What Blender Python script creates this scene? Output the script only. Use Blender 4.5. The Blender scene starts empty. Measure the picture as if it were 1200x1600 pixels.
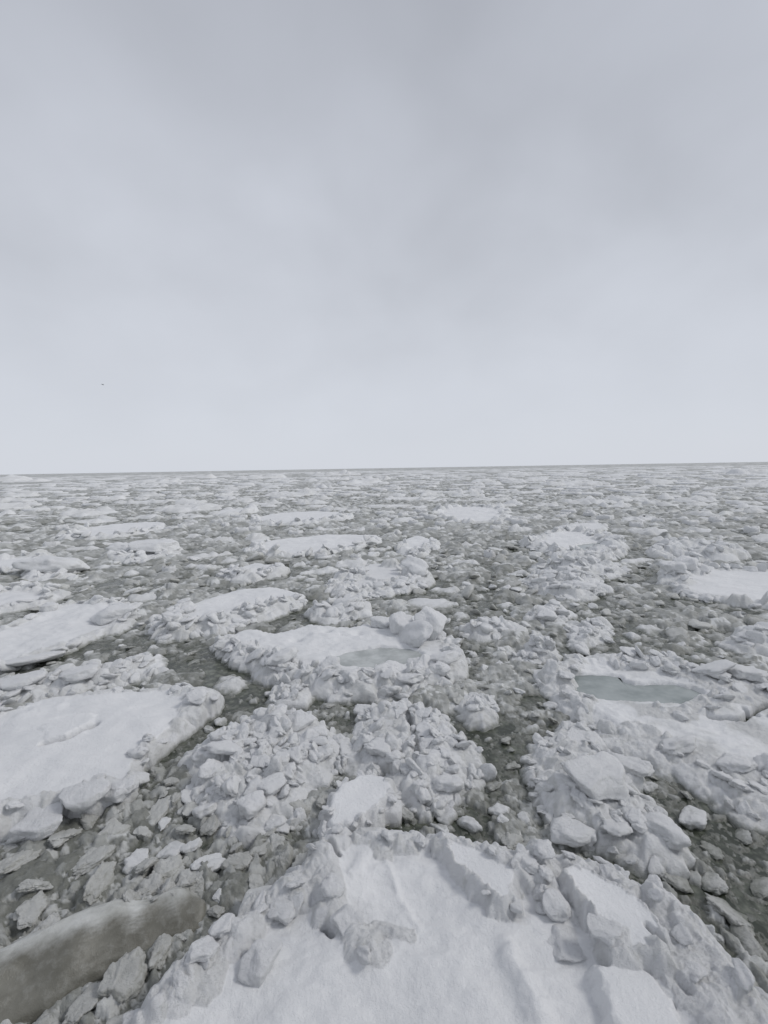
import bpy, math, random, time
import numpy as np
from mathutils import Matrix, Euler, Vector

T_START = time.time()
rng = np.random.default_rng(11)
random.seed(11)
scn = bpy.context.scene
COL = scn.collection

# ------------------------------------------------------------------ camera
CAM_H = 6.0
FPX = 700.0                        # focal length in pixels of the 1200x1600 frame
PITCH = math.atan(69.0 / FPX)      # looking slightly down
ROLL = -math.atan(20.0 / 1200.0)
cam_data = bpy.data.cameras.new('camera')
cam = bpy.data.objects.new('camera', cam_data)
COL.objects.link(cam)
cam_data.sensor_fit = 'VERTICAL'
cam_data.sensor_height = 36.0
cam_data.lens = 36.0 * FPX / 1600.0
cam_data.clip_start = 0.1
cam_data.clip_end = 40000.0
CAM_R = Matrix.Rotation(math.pi / 2 - PITCH, 3, 'X') @ Matrix.Rotation(ROLL, 3, 'Z')
cam.matrix_world = Matrix.Translation((0, 0, CAM_H)) @ CAM_R.to_4x4()
scn.camera = cam

# ------------------------------------------------------------------ sky, sun, exposure
SUN_EL, SUN_AZ = math.radians(44), math.radians(88)     # high thin sun behind the overcast, ahead of the camera
world = bpy.data.worlds.new('World')
scn.world = world
world.use_nodes = True
wn, wl = world.node_tree.nodes, world.node_tree.links
wn.clear()
w_out = wn.new('ShaderNodeOutputWorld')
w_bg = wn.new('ShaderNodeBackground'); w_bg.inputs['Strength'].default_value = 0.10
sky = wn.new('ShaderNodeTexSky'); sky.sky_type = 'NISHITA'; sky.sun_disc = False
sky.sun_elevation = SUN_EL; sky.sun_rotation = SUN_AZ
tc = wn.new('ShaderNodeTexCoord')
sep = wn.new('ShaderNodeSeparateXYZ'); wl.new(tc.outputs['Generated'], sep.inputs[0])
def wmath(op, a, b=None, clamp=False):
    n = wn.new('ShaderNodeMath'); n.operation = op; n.use_clamp = clamp
    for i, v in enumerate((a, b)):
        if v is None: continue
        if hasattr(v, 'is_output'): wl.new(v, n.inputs[i])
        else: n.inputs[i].default_value = v
    return n.outputs[0]
# cloud deck coordinates: direction projected on a high plane
el = wmath('MAXIMUM', sep.outputs['Z'], 0.0)
den = wmath('ADD', el, 0.55)
comb = wn.new('ShaderNodeCombineXYZ')
wl.new(wmath('DIVIDE', sep.outputs['X'], den), comb.inputs[0])
wl.new(wmath('DIVIDE', sep.outputs['Y'], den), comb.inputs[1])
def cloud_noise(scale, detail, dist, off):
    mp = wn.new('ShaderNodeMapping'); mp.inputs['Location'].default_value = off
    wl.new(comb.outputs[0], mp.inputs[0])
    n = wn.new('ShaderNodeTexNoise'); n.inputs['Scale'].default_value = scale
    n.inputs['Detail'].default_value = detail; n.inputs['Roughness'].default_value = 0.45
    n.inputs['Distortion'].default_value = dist
    wl.new(mp.outputs[0], n.inputs['Vector'])
    return n.outputs['Fac']
cl_big = cloud_noise(1.3, 3.0, 0.0, (3.1, 1.7, 0.0))
cl_small = cloud_noise(3.6, 7.0, 0.15, (0.3, 5.2, 0.0))
cl = wmath('ADD', wmath('MULTIPLY', cl_big, 0.5), wmath('MULTIPLY', cl_small, 0.5))
# the contrast of the deck fades out in the mist near the horizon
contrast = wmath('MULTIPLY', wmath('SUBTRACT', cl, 0.5), wmath('MULTIPLY', el, 2.2, True))
cr = wn.new('ShaderNodeValToRGB')
cr.color_ramp.interpolation = 'EASE'
wl.new(el, cr.inputs[0])
cr.color_ramp.elements[0].position = 0.0
cr.color_ramp.elements[0].color = (0.650, 0.680, 0.742, 1)
cr.color_ramp.elements[1].position = 0.85
cr.color_ramp.elements[1].color = (0.440, 0.462, 0.518, 1)
vm = wn.new('ShaderNodeVectorMath'); vm.operation = 'SCALE'
wl.new(cr.outputs['Color'], vm.inputs[0])
wl.new(wmath('MULTIPLY', wmath('ADD', wmath('MULTIPLY', contrast, 0.70), 1.0), 10.0), vm.inputs['Scale'])
wmix = wn.new('ShaderNodeMix'); wmix.data_type = 'RGBA'
wmix.inputs['Factor'].default_value = 0.97
wl.new(sky.outputs[0], wmix.inputs[6]); wl.new(vm.outputs[0], wmix.inputs[7])
wl.new(wmix.outputs[2], w_bg.inputs['Color'])
wl.new(w_bg.outputs[0], w_out.inputs['Surface'])

sun_data = bpy.data.lights.new('sun', 'SUN')
sun_data.energy = 1.35
sun_data.angle = math.radians(14)
sun_data.color = (1.0, 0.97, 0.93)
sun = bpy.data.objects.new('sun', sun_data)
COL.objects.link(sun)
sd = Vector((math.sin(SUN_AZ) * math.cos(SUN_EL), math.cos(SUN_AZ) * math.cos(SUN_EL), math.sin(SUN_EL)))
sun.rotation_euler = sd.to_track_quat('Z', 'Y').to_euler()

vs = scn.view_settings
vs.view_transform = 'Standard'; vs.look = 'None'; vs.gamma = 1.0; vs.use_curve_mapping = False
vs.exposure = 0.0
scn.cycles.max_bounces = 8
scn.cycles.diffuse_bounces = 5
scn.cycles.glossy_bounces = 3

# ------------------------------------------------------------------ projection helpers
CR = np.array(CAM_R)
def at(px, py, z=0.0):
    """ground point (x, y) where the ray through photo pixel (px, py) meets height z"""
    d = CR @ np.array([(px - 600.0) / FPX, -(py - 800.0) / FPX, -1.0])
    t = (z - CAM_H) / d[2]
    return d[0] * t, d[1] * t
def px_of(x, y, z=0.0):
    v = CR.T @ np.array([x, y, z - CAM_H])
    return 600 + FPX * v[0] / -v[2], 800 - FPX * v[1] / -v[2]

# ------------------------------------------------------------------ noise
_ang = rng.random(256) * 2 * math.pi
_GX, _GY = np.cos(_ang), np.sin(_ang)
def _h(ix, iy, s):
    h = (ix * 374761393 + iy * 668265263 + s * 974711) & 0xffffffff
    h = ((h ^ (h >> 13)) * 1274126177) & 0xffffffff
    return (h ^ (h >> 16)) & 255
def pn(x, y, s=0):
    x0 = np.floor(x); y0 = np.floor(y)
    ix = x0.astype(np.int64); iy = y0.astype(np.int64)
    fx = x - x0; fy = y - y0
    u = fx * fx * fx * (fx * (fx * 6 - 15) + 10); v = fy * fy * fy * (fy * (fy * 6 - 15) + 10)
    def g(a, b):
        h = _h(ix + a, iy + b, s)
        return _GX[h] * (fx - a) + _GY[h] * (fy - b)
    n0 = g(0, 0); n0 += u * (g(1, 0) - n0)
    n1 = g(0, 1); n1 += u * (g(1, 1) - n1)
    return (n0 + v * (n1 - n0)) * 1.5
def fbm(x, y, s=0, o=3):
    r = 0; a = 1.0; f = 1.0; t = 0
    for i in range(o):
        r = r + a * pn(x * f + 13.7 * i, y * f - 7.3 * i, s + i); t += a; a *= .5; f *= 2.03
    return r / t
def sstep(a, b, x):
    t = np.clip((x - a) / (b - a), 0, 1)
    return t * t * (3 - 2 * t)

# ------------------------------------------------------------------ materials
class NT:
    def __init__(s, name):
        s.m = bpy.data.materials.new(name); s.m.use_nodes = True
        s.t = s.m.node_tree; s.n = s.t.nodes; s.l = s.t.links
        s.b = s.n['Principled BSDF']
        s.geo = s.n.new('ShaderNodeNewGeometry')
        s.sp = s.n.new('ShaderNodeSeparateXYZ'); s.l.new(s.geo.outputs['Position'], s.sp.inputs[0])
        s.sn = s.n.new('ShaderNodeSeparateXYZ'); s.l.new(s.geo.outputs['Normal'], s.sn.inputs[0])
    def put(s, sock, v):
        if hasattr(v, 'is_output'): s.l.new(v, sock)
        else: sock.default_value = v
    def math(s, op, a, b=0.0, clamp=False):
        n = s.n.new('ShaderNodeMath'); n.operation = op; n.use_clamp = clamp
        s.put(n.inputs[0], a); s.put(n.inputs[1], b); return n.outputs[0]
    def ramp(s, v, a, b, lo=0.0, hi=1.0):
        n = s.n.new('ShaderNodeMapRange'); n.interpolation_type = 'SMOOTHSTEP'
        s.put(n.inputs[0], v)
        for i, k in enumerate((a, b, lo, hi)): n.inputs[i + 1].default_value = k
        return n.outputs[0]
    def noise(s, scale, detail=3, rough=.5, dist=0., stretch=None, out='Fac'):
        n = s.n.new('ShaderNodeTexNoise')
        n.inputs['Scale'].default_value = scale; n.inputs['Detail'].default_value = detail
        n.inputs['Roughness'].default_value = rough; n.inputs['Distortion'].default_value = dist
        src = s.geo.outputs['Position']
        if stretch:
            mp = s.n.new('ShaderNodeMapping'); mp.inputs['Scale'].default_value = stretch
            s.l.new(src, mp.inputs[0]); src = mp.outputs[0]
        s.l.new(src, n.inputs['Vector']); return n.outputs[out]
    def voro(s, scale, feat='SMOOTH_F1', out='Distance', rand=1.0):
        n = s.n.new('ShaderNodeTexVoronoi'); n.feature = feat
        n.inputs['Scale'].default_value = scale; n.inputs['Randomness'].default_value = rand
        s.l.new(s.geo.outputs['Position'], n.inputs['Vector']); return n.outputs[out]
    def mix(s, f, a, b):
        n = s.n.new('ShaderNodeMix'); n.data_type = 'RGBA'
        s.put(n.inputs[0], f)
        for i, v in ((6, a), (7, b)):
            if isinstance(v, tuple): n.inputs[i].default_value = v + (1,)
            else: s.l.new(v, n.inputs[i])
        return n.outputs[2]
    def attr(s, name):
        n = s.n.new('ShaderNodeAttribute'); n.attribute_name = name; return n.outputs['Fac']
    def bump(s, h, dist, strength=1.0, prev=None):
        n = s.n.new('ShaderNodeBump'); n.inputs['Distance'].default_value = dist
        n.inputs['Strength'].default_value = strength
        s.l.new(h, n.inputs['Height'])
        if prev is not None: s.l.new(prev, n.inputs['Normal'])
        return n.outputs[0]
    def fin(s, col, rough, spec=.3, nrm=None, **kw):
        s.put(s.b.inputs['Base Color'], col if not isinstance(col, tuple) else col + (1,))
        s.put(s.b.inputs['Roughness'], rough); s.put(s.b.inputs['Specular IOR Level'], spec)
        if nrm is not None: s.l.new(nrm, s.b.inputs['Normal'])
        return s.m

SNOW = (0.755, 0.76, 0.77)
def make_snow(name, use_attr, grain=1.0, ice_lo=(.53, .535, .515), ice_hi=(.78, .79, .795), cap=.6):
    k = NT(name)
    tone = k.attr('tone') if use_attr else None
    big = k.noise(0.9, 4, .55)
    mid = k.noise(7.0, 4, .6)
    if use_attr:
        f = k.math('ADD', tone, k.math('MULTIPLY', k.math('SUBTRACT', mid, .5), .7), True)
    else:
        oi = k.n.new('ShaderNodeObjectInfo')
        f = k.math('ADD', k.math('MULTIPLY', oi.outputs['Random'], .45), mid, True)
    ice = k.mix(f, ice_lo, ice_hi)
    up = k.ramp(k.math('ADD', k.sn.outputs['Z'], k.math('MULTIPLY', k.math('SUBTRACT', mid, .5), .5)), .55, .92)
    if use_attr:
        sm = k.math('MAXIMUM', k.attr('snow'), k.math('MULTIPLY', up, .55))
    else:
        oc = k.n.new('ShaderNodeSeparateColor'); k.l.new(oi.outputs['Color'], oc.inputs[0])
        sm = k.math('ADD', k.math('MULTIPLY', up, cap), k.math('MULTIPLY', oc.outputs[0], .7), True)
    snow = k.mix(k.ramp(big, .3, .7), (SNOW[0] * .93, SNOW[1] * .935, SNOW[2] * .94), SNOW)
    col = k.mix(sm, ice, snow)
    # soaked ice along the waterline
    zz = k.math('ADD', k.sp.outputs['Z'], k.math('MULTIPLY', k.math('SUBTRACT', mid, .5), .16))
    wet = k.ramp(zz, .0, .12, 1.0, 0.0)
    col = k.mix(k.math('MULTIPLY', wet, .8), col, (.20, .21, .18))
    rough = k.ramp(wet, 0, 1, .75, .25)
    b1 = k.bump(k.noise(16, 6, .7), .06 * grain, .8)
    b2 = k.bump(k.noise(120, 4, .65), .010 * grain, .9, b1)
    return k.fin(col, rough, .25, b2)
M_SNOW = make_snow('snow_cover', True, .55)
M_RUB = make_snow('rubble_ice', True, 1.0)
M_BLOCK = make_snow('block_ice', False, 1.0)
M_GREYBLOCK = make_snow('grey_block_ice', False, 1.0, (.25, .25, .22), (.55, .555, .53), .25)

def make_brash():
    k = NT('brash_ice')
    tone = k.attr('tone')
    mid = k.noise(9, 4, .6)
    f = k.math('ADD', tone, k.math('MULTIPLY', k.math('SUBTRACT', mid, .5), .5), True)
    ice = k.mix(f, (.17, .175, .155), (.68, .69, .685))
    zz = k.math('ADD', k.sp.outputs['Z'], k.math('MULTIPLY', k.math('SUBTRACT', mid, .5), .05))
    wet = k.ramp(zz, .0, .07, 1.0, 0.0)
    col = k.mix(k.math('MULTIPLY', wet, .75), ice, (.092, .098, .078))
    rough = k.ramp(wet, 0, 1, .55, .12)
    b1 = k.bump(k.noise(26, 5, .65), .03, .8)
    b2 = k.bump(k.noise(150, 3, .6), .005, .9, b1)
    return k.fin(col, rough, .5, b2)
M_BRASH = make_brash()

def make_water():
    k = NT('slush_water')
    n1 = k.noise(.5, 5, .6, .4)
    v1 = k.voro(5.5)
    v2 = k.voro(14.0)
    n2 = k.noise(18, 5, .65)
    s = k.math('ADD', k.math('MULTIPLY', k.math('SUBTRACT', .62, v1), .75), k.math('MULTIPLY', k.math('SUBTRACT', .5, v2), .35))
    s = k.math('ADD', s, k.math('MULTIPLY', k.math('SUBTRACT', n1, .5), 1.1))
    s = k.math('ADD', s, k.math('MULTIPLY', k.math('SUBTRACT', n2, .5), .5))
    f = k.ramp(s, -.05, .75)
    col = k.mix(f, (.034, .040, .028), (.20, .212, .172))
    rough = k.ramp(f, 0, 1, .04, .28)
    b = k.bump(s, .03, .35)
    b = k.bump(n2, .006, .5, b)
    return k.fin(col, rough, .5, b)
M_WATER = make_water()

def make_pool():
    k = NT('meltwater')
    n = k.noise(1.2, 4, .6)
    col = k.mix(k.ramp(n, .35, .7), (.215, .245, .241), (.35, .38, .376))
    b = k.bump(k.noise(6, 3, .5), .01, .3)
    return k.fin(col, .07, .5, b)
M_POOL = make_pool()
def make_greypool():
    k = NT('frozen_meltwater')
    n = k.noise(1.6, 5, .6)
    col = k.mix(k.ramp(n, .35, .7), (.33, .35, .345), (.52, .54, .535))
    b = k.bump(k.noise(9, 3, .5), .01, .4)
    return k.fin(col, .3, .3, b)
M_GPOOL = make_greypool()

def make_dirty():
    k = NT('wet_dirty_ice')
    n = k.noise(1.1, 5, .6); m = k.noise(9, 5, .65)
    col = k.mix(k.ramp(n, .3, .7), (.10, .096, .078), (.215, .212, .185))
    col = k.mix(k.math('MULTIPLY', k.math('ADD', k.attr('crust'), k.math('SUBTRACT', m, .5), True), .9), col, k.mix(k.attr('tone'), (.36, .365, .34), (.60, .61, .60)))
    b = k.bump(m, .02, .6); b = k.bump(k.noise(60, 4, .6), .008, .7, b)
    return k.fin(col, k.ramp(k.attr('crust'), 0, 1, .32, .6), .35, b)
M_DIRTY = make_dirty()

# ------------------------------------------------------------------ object helpers
def tag(o, label=None, cat=None, group=None, kind=None):
    if label: o['label'] = label
    if cat: o['category'] = cat
    if group: o['group'] = group
    if kind: o['kind'] = kind
    return o
def empty(name, loc):
    o = bpy.data.objects.new(name, None); COL.objects.link(o)
    o.location = loc; o.empty_display_size = .3
    return o
def mesh_obj(name, V, Q, mat, parent=None, loc=(0, 0, 0), attrs=None, normals=None):
    me = bpy.data.meshes.new(name)
    n, q, k = len(V), len(Q), Q.shape[1]
    me.vertices.add(n); me.vertices.foreach_set('co', np.ascontiguousarray(V, np.float32).ravel())
    me.loops.add(q * k); me.loops.foreach_set('vertex_index', np.ascontiguousarray(Q, np.int32).ravel())
    me.polygons.add(q)
    me.polygons.foreach_set('loop_start', np.arange(0, q * k, k, dtype=np.int32))
    me.polygons.foreach_set('use_smooth', np.ones(q, bool))
    me.update(calc_edges=True)
    for a, val in (attrs or {}).items():
        at_ = me.attributes.new(a, 'FLOAT', 'POINT')
        at_.data.foreach_set('value', np.ascontiguousarray(val, np.float32))
    if normals is not None:
        me.normals_split_custom_set_from_vertices(normals)
    me.materials.append(mat)
    o = bpy.data.objects.new(name, me); COL.objects.link(o)
    o.location = loc
    if parent is not None: o.parent = parent
    return o
def compact(V, Q, attrs, normals=None):
    used = np.zeros(len(V), bool); used[Q.ravel()] = True
    idx = np.cumsum(used) - 1
    return V[used], idx[Q], {a: v[used] for a, v in attrs.items()}, (normals[used] if normals is not None else None)

# ------------------------------------------------------------------ block library (shared meshes)
def ico(sub):
    import bmesh
    bm = bmesh.new(); bmesh.ops.create_icosphere(bm, subdivisions=sub, radius=1.0)
    bm.verts.ensure_lookup_table()
    V = np.array([v.co[:] for v in bm.verts]); F = np.array([[v.index for v in f.verts] for f in bm.faces])
    bm.free(); return V, F
ICO = {s: ico(s) for s in (3, 4, 5)}
def n3(P, f, s):
    return (pn(P[:, 0] * f, P[:, 1] * f + 3.1, s) + pn(P[:, 1] * f, P[:, 2] * f + 1.7, s + 1) + pn(P[:, 2] * f, P[:, 0] * f + 9.2, s + 2)) / 1.7
def block_mesh(name, sub, r, sharp, flat, mat, rough=1.0):
    V, F = ICO[sub]
    k = r.integers(9, 14)
    N = r.normal(size=(k, 3)); N /= np.linalg.norm(N, axis=1)[:, None]
    N = np.vstack([N, [[0, 0, -1], [r.normal() * .12, r.normal() * .12, 1]]])
    N /= np.linalg.norm(N, axis=1)[:, None]
    c = np.concatenate([r.uniform(.5, 1.0, k), [.6, r.uniform(.5, .75)]])
    D = V + .22 * np.stack([n3(V, 1.3, 5), n3(V, 1.3, 25), n3(V, 1.3, 45)], 1)
    dots = np.maximum(D @ N.T / c, 0)
    rad = ((dots ** sharp).sum(1) + .40) ** (-1.0 / sharp)
    s0 = int(r.integers(0, 1000))
    rad = rad * (1 + rough * (.14 * n3(V, 1.7, s0) + .14 * (np.abs(n3(V, 2.9, s0 + 9)) - .2) + .08 * (np.abs(n3(V, 6.3, s0 + 15)) - .2) + .05 * np.abs(n3(V, 13.0, s0 + 20)) + .035 * n3(V, 24., s0 + 30) + .02 * n3(V, 47., s0 + 40)))
    P = V * rad[:, None] * np.array([1, 1, flat])
    me = bpy.data.meshes.new(name)
    me.vertices.add(len(P)); me.vertices.foreach_set('co', P.astype(np.float32).ravel())
    me.loops.add(len(F) * 3); me.loops.foreach_set('vertex_index', F.astype(np.int32).ravel())
    me.polygons.add(len(F)); me.polygons.foreach_set('loop_start', np.arange(0, len(F) * 3, 3, dtype=np.int32))
    me.polygons.foreach_set('use_smooth', np.ones(len(F), bool))
    me.update(calc_edges=True); me.materials.append(mat)
    return me
r_ = np.random.default_rng(5)
LIB_FAR = [block_mesh('block_mesh', 3, r_, 9 + 8 * (i % 3), .8, M_BLOCK) for i in range(12)]
LIB_NEAR = [block_mesh('block_mesh', 4, r_, 9 + 10 * (i % 3), .85, M_BLOCK, 1.0) for i in range(18)]
LIB_HERO = [block_mesh('block_mesh', 5, r_, 22 + 10 * (i % 2), .85, M_BLOCK, .40) for i in range(6)]
LIB_GREY = [block_mesh('block_mesh', 5, r_, 8 + 9 * (i % 3), .75, M_GREYBLOCK, 1.25) for i in range(12)]
LIB_GREYFAR = [block_mesh('block_mesh', 3, r_, 6 + 5 * (i % 3), .7, M_GREYBLOCK, 1.2) for i in range(8)]
def put_block(name, me, parent, ploc, x, y, z, s, rot, flat=1.0, asp=1.0, white=0.0):
    o = bpy.data.objects.new(name, me); COL.objects.link(o)
    if parent is not None: o.parent = parent
    o.location = (x - ploc[0], y - ploc[1], z - ploc[2])
    o.rotation_euler = rot; o.color = (white, white, white, 1)
    o.scale = (s * asp, s / asp ** .5, s * flat)
    return o

# ------------------------------------------------------------------ height fields
class Field:
    """X, Y: vertex positions, Z: height, T: tone of the ice, R: how far the spot is rubble"""
    def splat(F, cx, cy, s, h, z0, tone, r, dome=.5, warp=.3):
        sl = F.win(cx, cy, s * 1.35)
        if sl is None: return
        X = F.X[sl]
        if X.size == 0: return
        u = (X - cx) / s + warp * F.WU[sl]; v = (F.Y[sl] - cy) / s + warp * F.WV[sl]
        a = r[0] * 6.2832
        ca, sa = math.cos(a), math.sin(a)
        asp = .62 + .8 * r[1]
        u, v = (ca * u + sa * v) * asp, (ca * v - sa * u) / asp
        z = 1.0 - (r[2] - .5) * 1.7 * u - (r[3] - .5) * 1.7 * v
        np.minimum(z, 1.22 - (u * u + v * v) * (.2 + dome), out=z)
        t0 = r[4] * 6.28
        for k in range(5):
            t = t0 + k * 1.2566 + (r[5 + k] - .5) * .9
            m = 1.4 + 3.0 * r[10 + k]
            np.minimum(z, (.62 + .33 * r[15 - k]) * m - m * (math.cos(t) * u + math.sin(t) * v), out=z)
        z = z0 + h * z
        Z = F.Z[sl]
        w = z > Z
        Z[w] = z[w]; F.T[sl][w] = tone; F.R[sl][w] = 1.0
class Grid(Field):
    def __init__(F, x0, x1, y0, y1, dx, dy):
        F.nx = max(4, int((x1 - x0) / dx) + 1); F.ny = max(4, int((y1 - y0) / dy) + 1)
        F.xs = np.linspace(x0, x1, F.nx); F.ys = np.linspace(y0, y1, F.ny)
        F.dx = F.xs[1] - F.xs[0]; F.dy = F.ys[1] - F.ys[0]
        F.X, F.Y = np.meshgrid(F.xs, F.ys)
        F.Z = np.zeros_like(F.X); F.T = np.full_like(F.X, .8); F.R = np.zeros_like(F.X)
    def win(F, cx, cy, r):
        i0 = max(0, int((cx - r - F.xs[0]) / F.dx)); i1 = min(F.nx, int((cx + r - F.xs[0]) / F.dx) + 2)
        j0 = max(0, int((cy - r - F.ys[0]) / F.dy)); j1 = min(F.ny, int((cy + r - F.ys[0]) / F.dy) + 2)
        if i0 >= i1 or j0 >= j1: return None
        return (slice(j0, j1), slice(i0, i1))
    def ij(F, x, y):
        return (min(F.ny - 1, max(0, int(round((y - F.ys[0]) / F.dy)))), min(F.nx - 1, max(0, int(round((x - F.xs[0]) / F.dx)))))
    def zat(F, x, y):
        return F.Z[F.ij(x, y)]

def smooth_poly(P, it=2):
    P = np.array(P, float)
    for _ in range(it):                       # corner cutting that keeps the size
        Q = np.roll(P, -1, 0)
        P = np.stack([P * .78 + Q * .22, P * .22 + Q * .78], 1).reshape(-1, 2)
    return P
def sdist(X, Y, P):
    """signed distance, positive inside"""
    d2 = np.full(X.shape, 1e18); ins = np.zeros(X.shape, bool)
    n = len(P)
    for i in range(n):
        ax, ay = P[i]; bx, by = P[(i + 1) % n]
        ex, ey = bx - ax, by - ay
        L = ex * ex + ey * ey + 1e-12
        wx, wy = X - ax, Y - ay
        t = np.clip((wx * ex + wy * ey) / L, 0, 1)
        d2 = np.minimum(d2, (wx - t * ex) ** 2 + (wy - t * ey) ** 2)
        c = (ay > Y) != (by > Y)
        ins ^= c & (X < ex * (Y - ay) / (ey if abs(ey) > 1e-12 else 1e-12) + ax)
    return np.where(ins, 1, -1) * np.sqrt(d2)
def ldist(X, Y, P):
    d2 = np.full(X.shape, 1e18); tt = np.zeros(X.shape)
    for i in range(len(P) - 1):
        ax, ay = P[i]; ex, ey = P[i + 1][0] - ax, P[i + 1][1] - ay
        t = np.clip(((X - ax) * ex + (Y - ay) * ey) / (ex * ex + ey * ey + 1e-12), 0, 1)
        dd = (X - ax - t * ex) ** 2 + (Y - ay - t * ey) ** 2
        w = dd < d2; d2 = np.where(w, dd, d2); tt = np.where(w, (i + t) / (len(P) - 1), tt)
    return np.sqrt(d2), tt

FLOES = []          # (name key, world polygon, centre, object, bounding radius)
N_TRI = 0

def snow_islands(isr, Q, nx):
    """split the snow into connected sheets; crumbs of it go to the rubble"""
    key = {int(k): i for i, k in enumerate(Q[:, 0]) if not isr[i]}
    comps = []
    while key:
        k0, i0 = key.popitem(); st = [k0]; L = [i0]
        while st:
            k = st.pop()
            for n in (k + 1, k - 1, k + nx, k - nx):
                if n in key: L.append(key.pop(n)); st.append(n)
        comps.append(L)
    comps.sort(key=len, reverse=True)
    out = []
    for L in comps:
        if len(L) < max(60, .03 * len(comps[0])): isr[L] = True
        else:
            m = np.zeros(len(Q), bool); m[L] = True; out.append(m)
    return out

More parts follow.
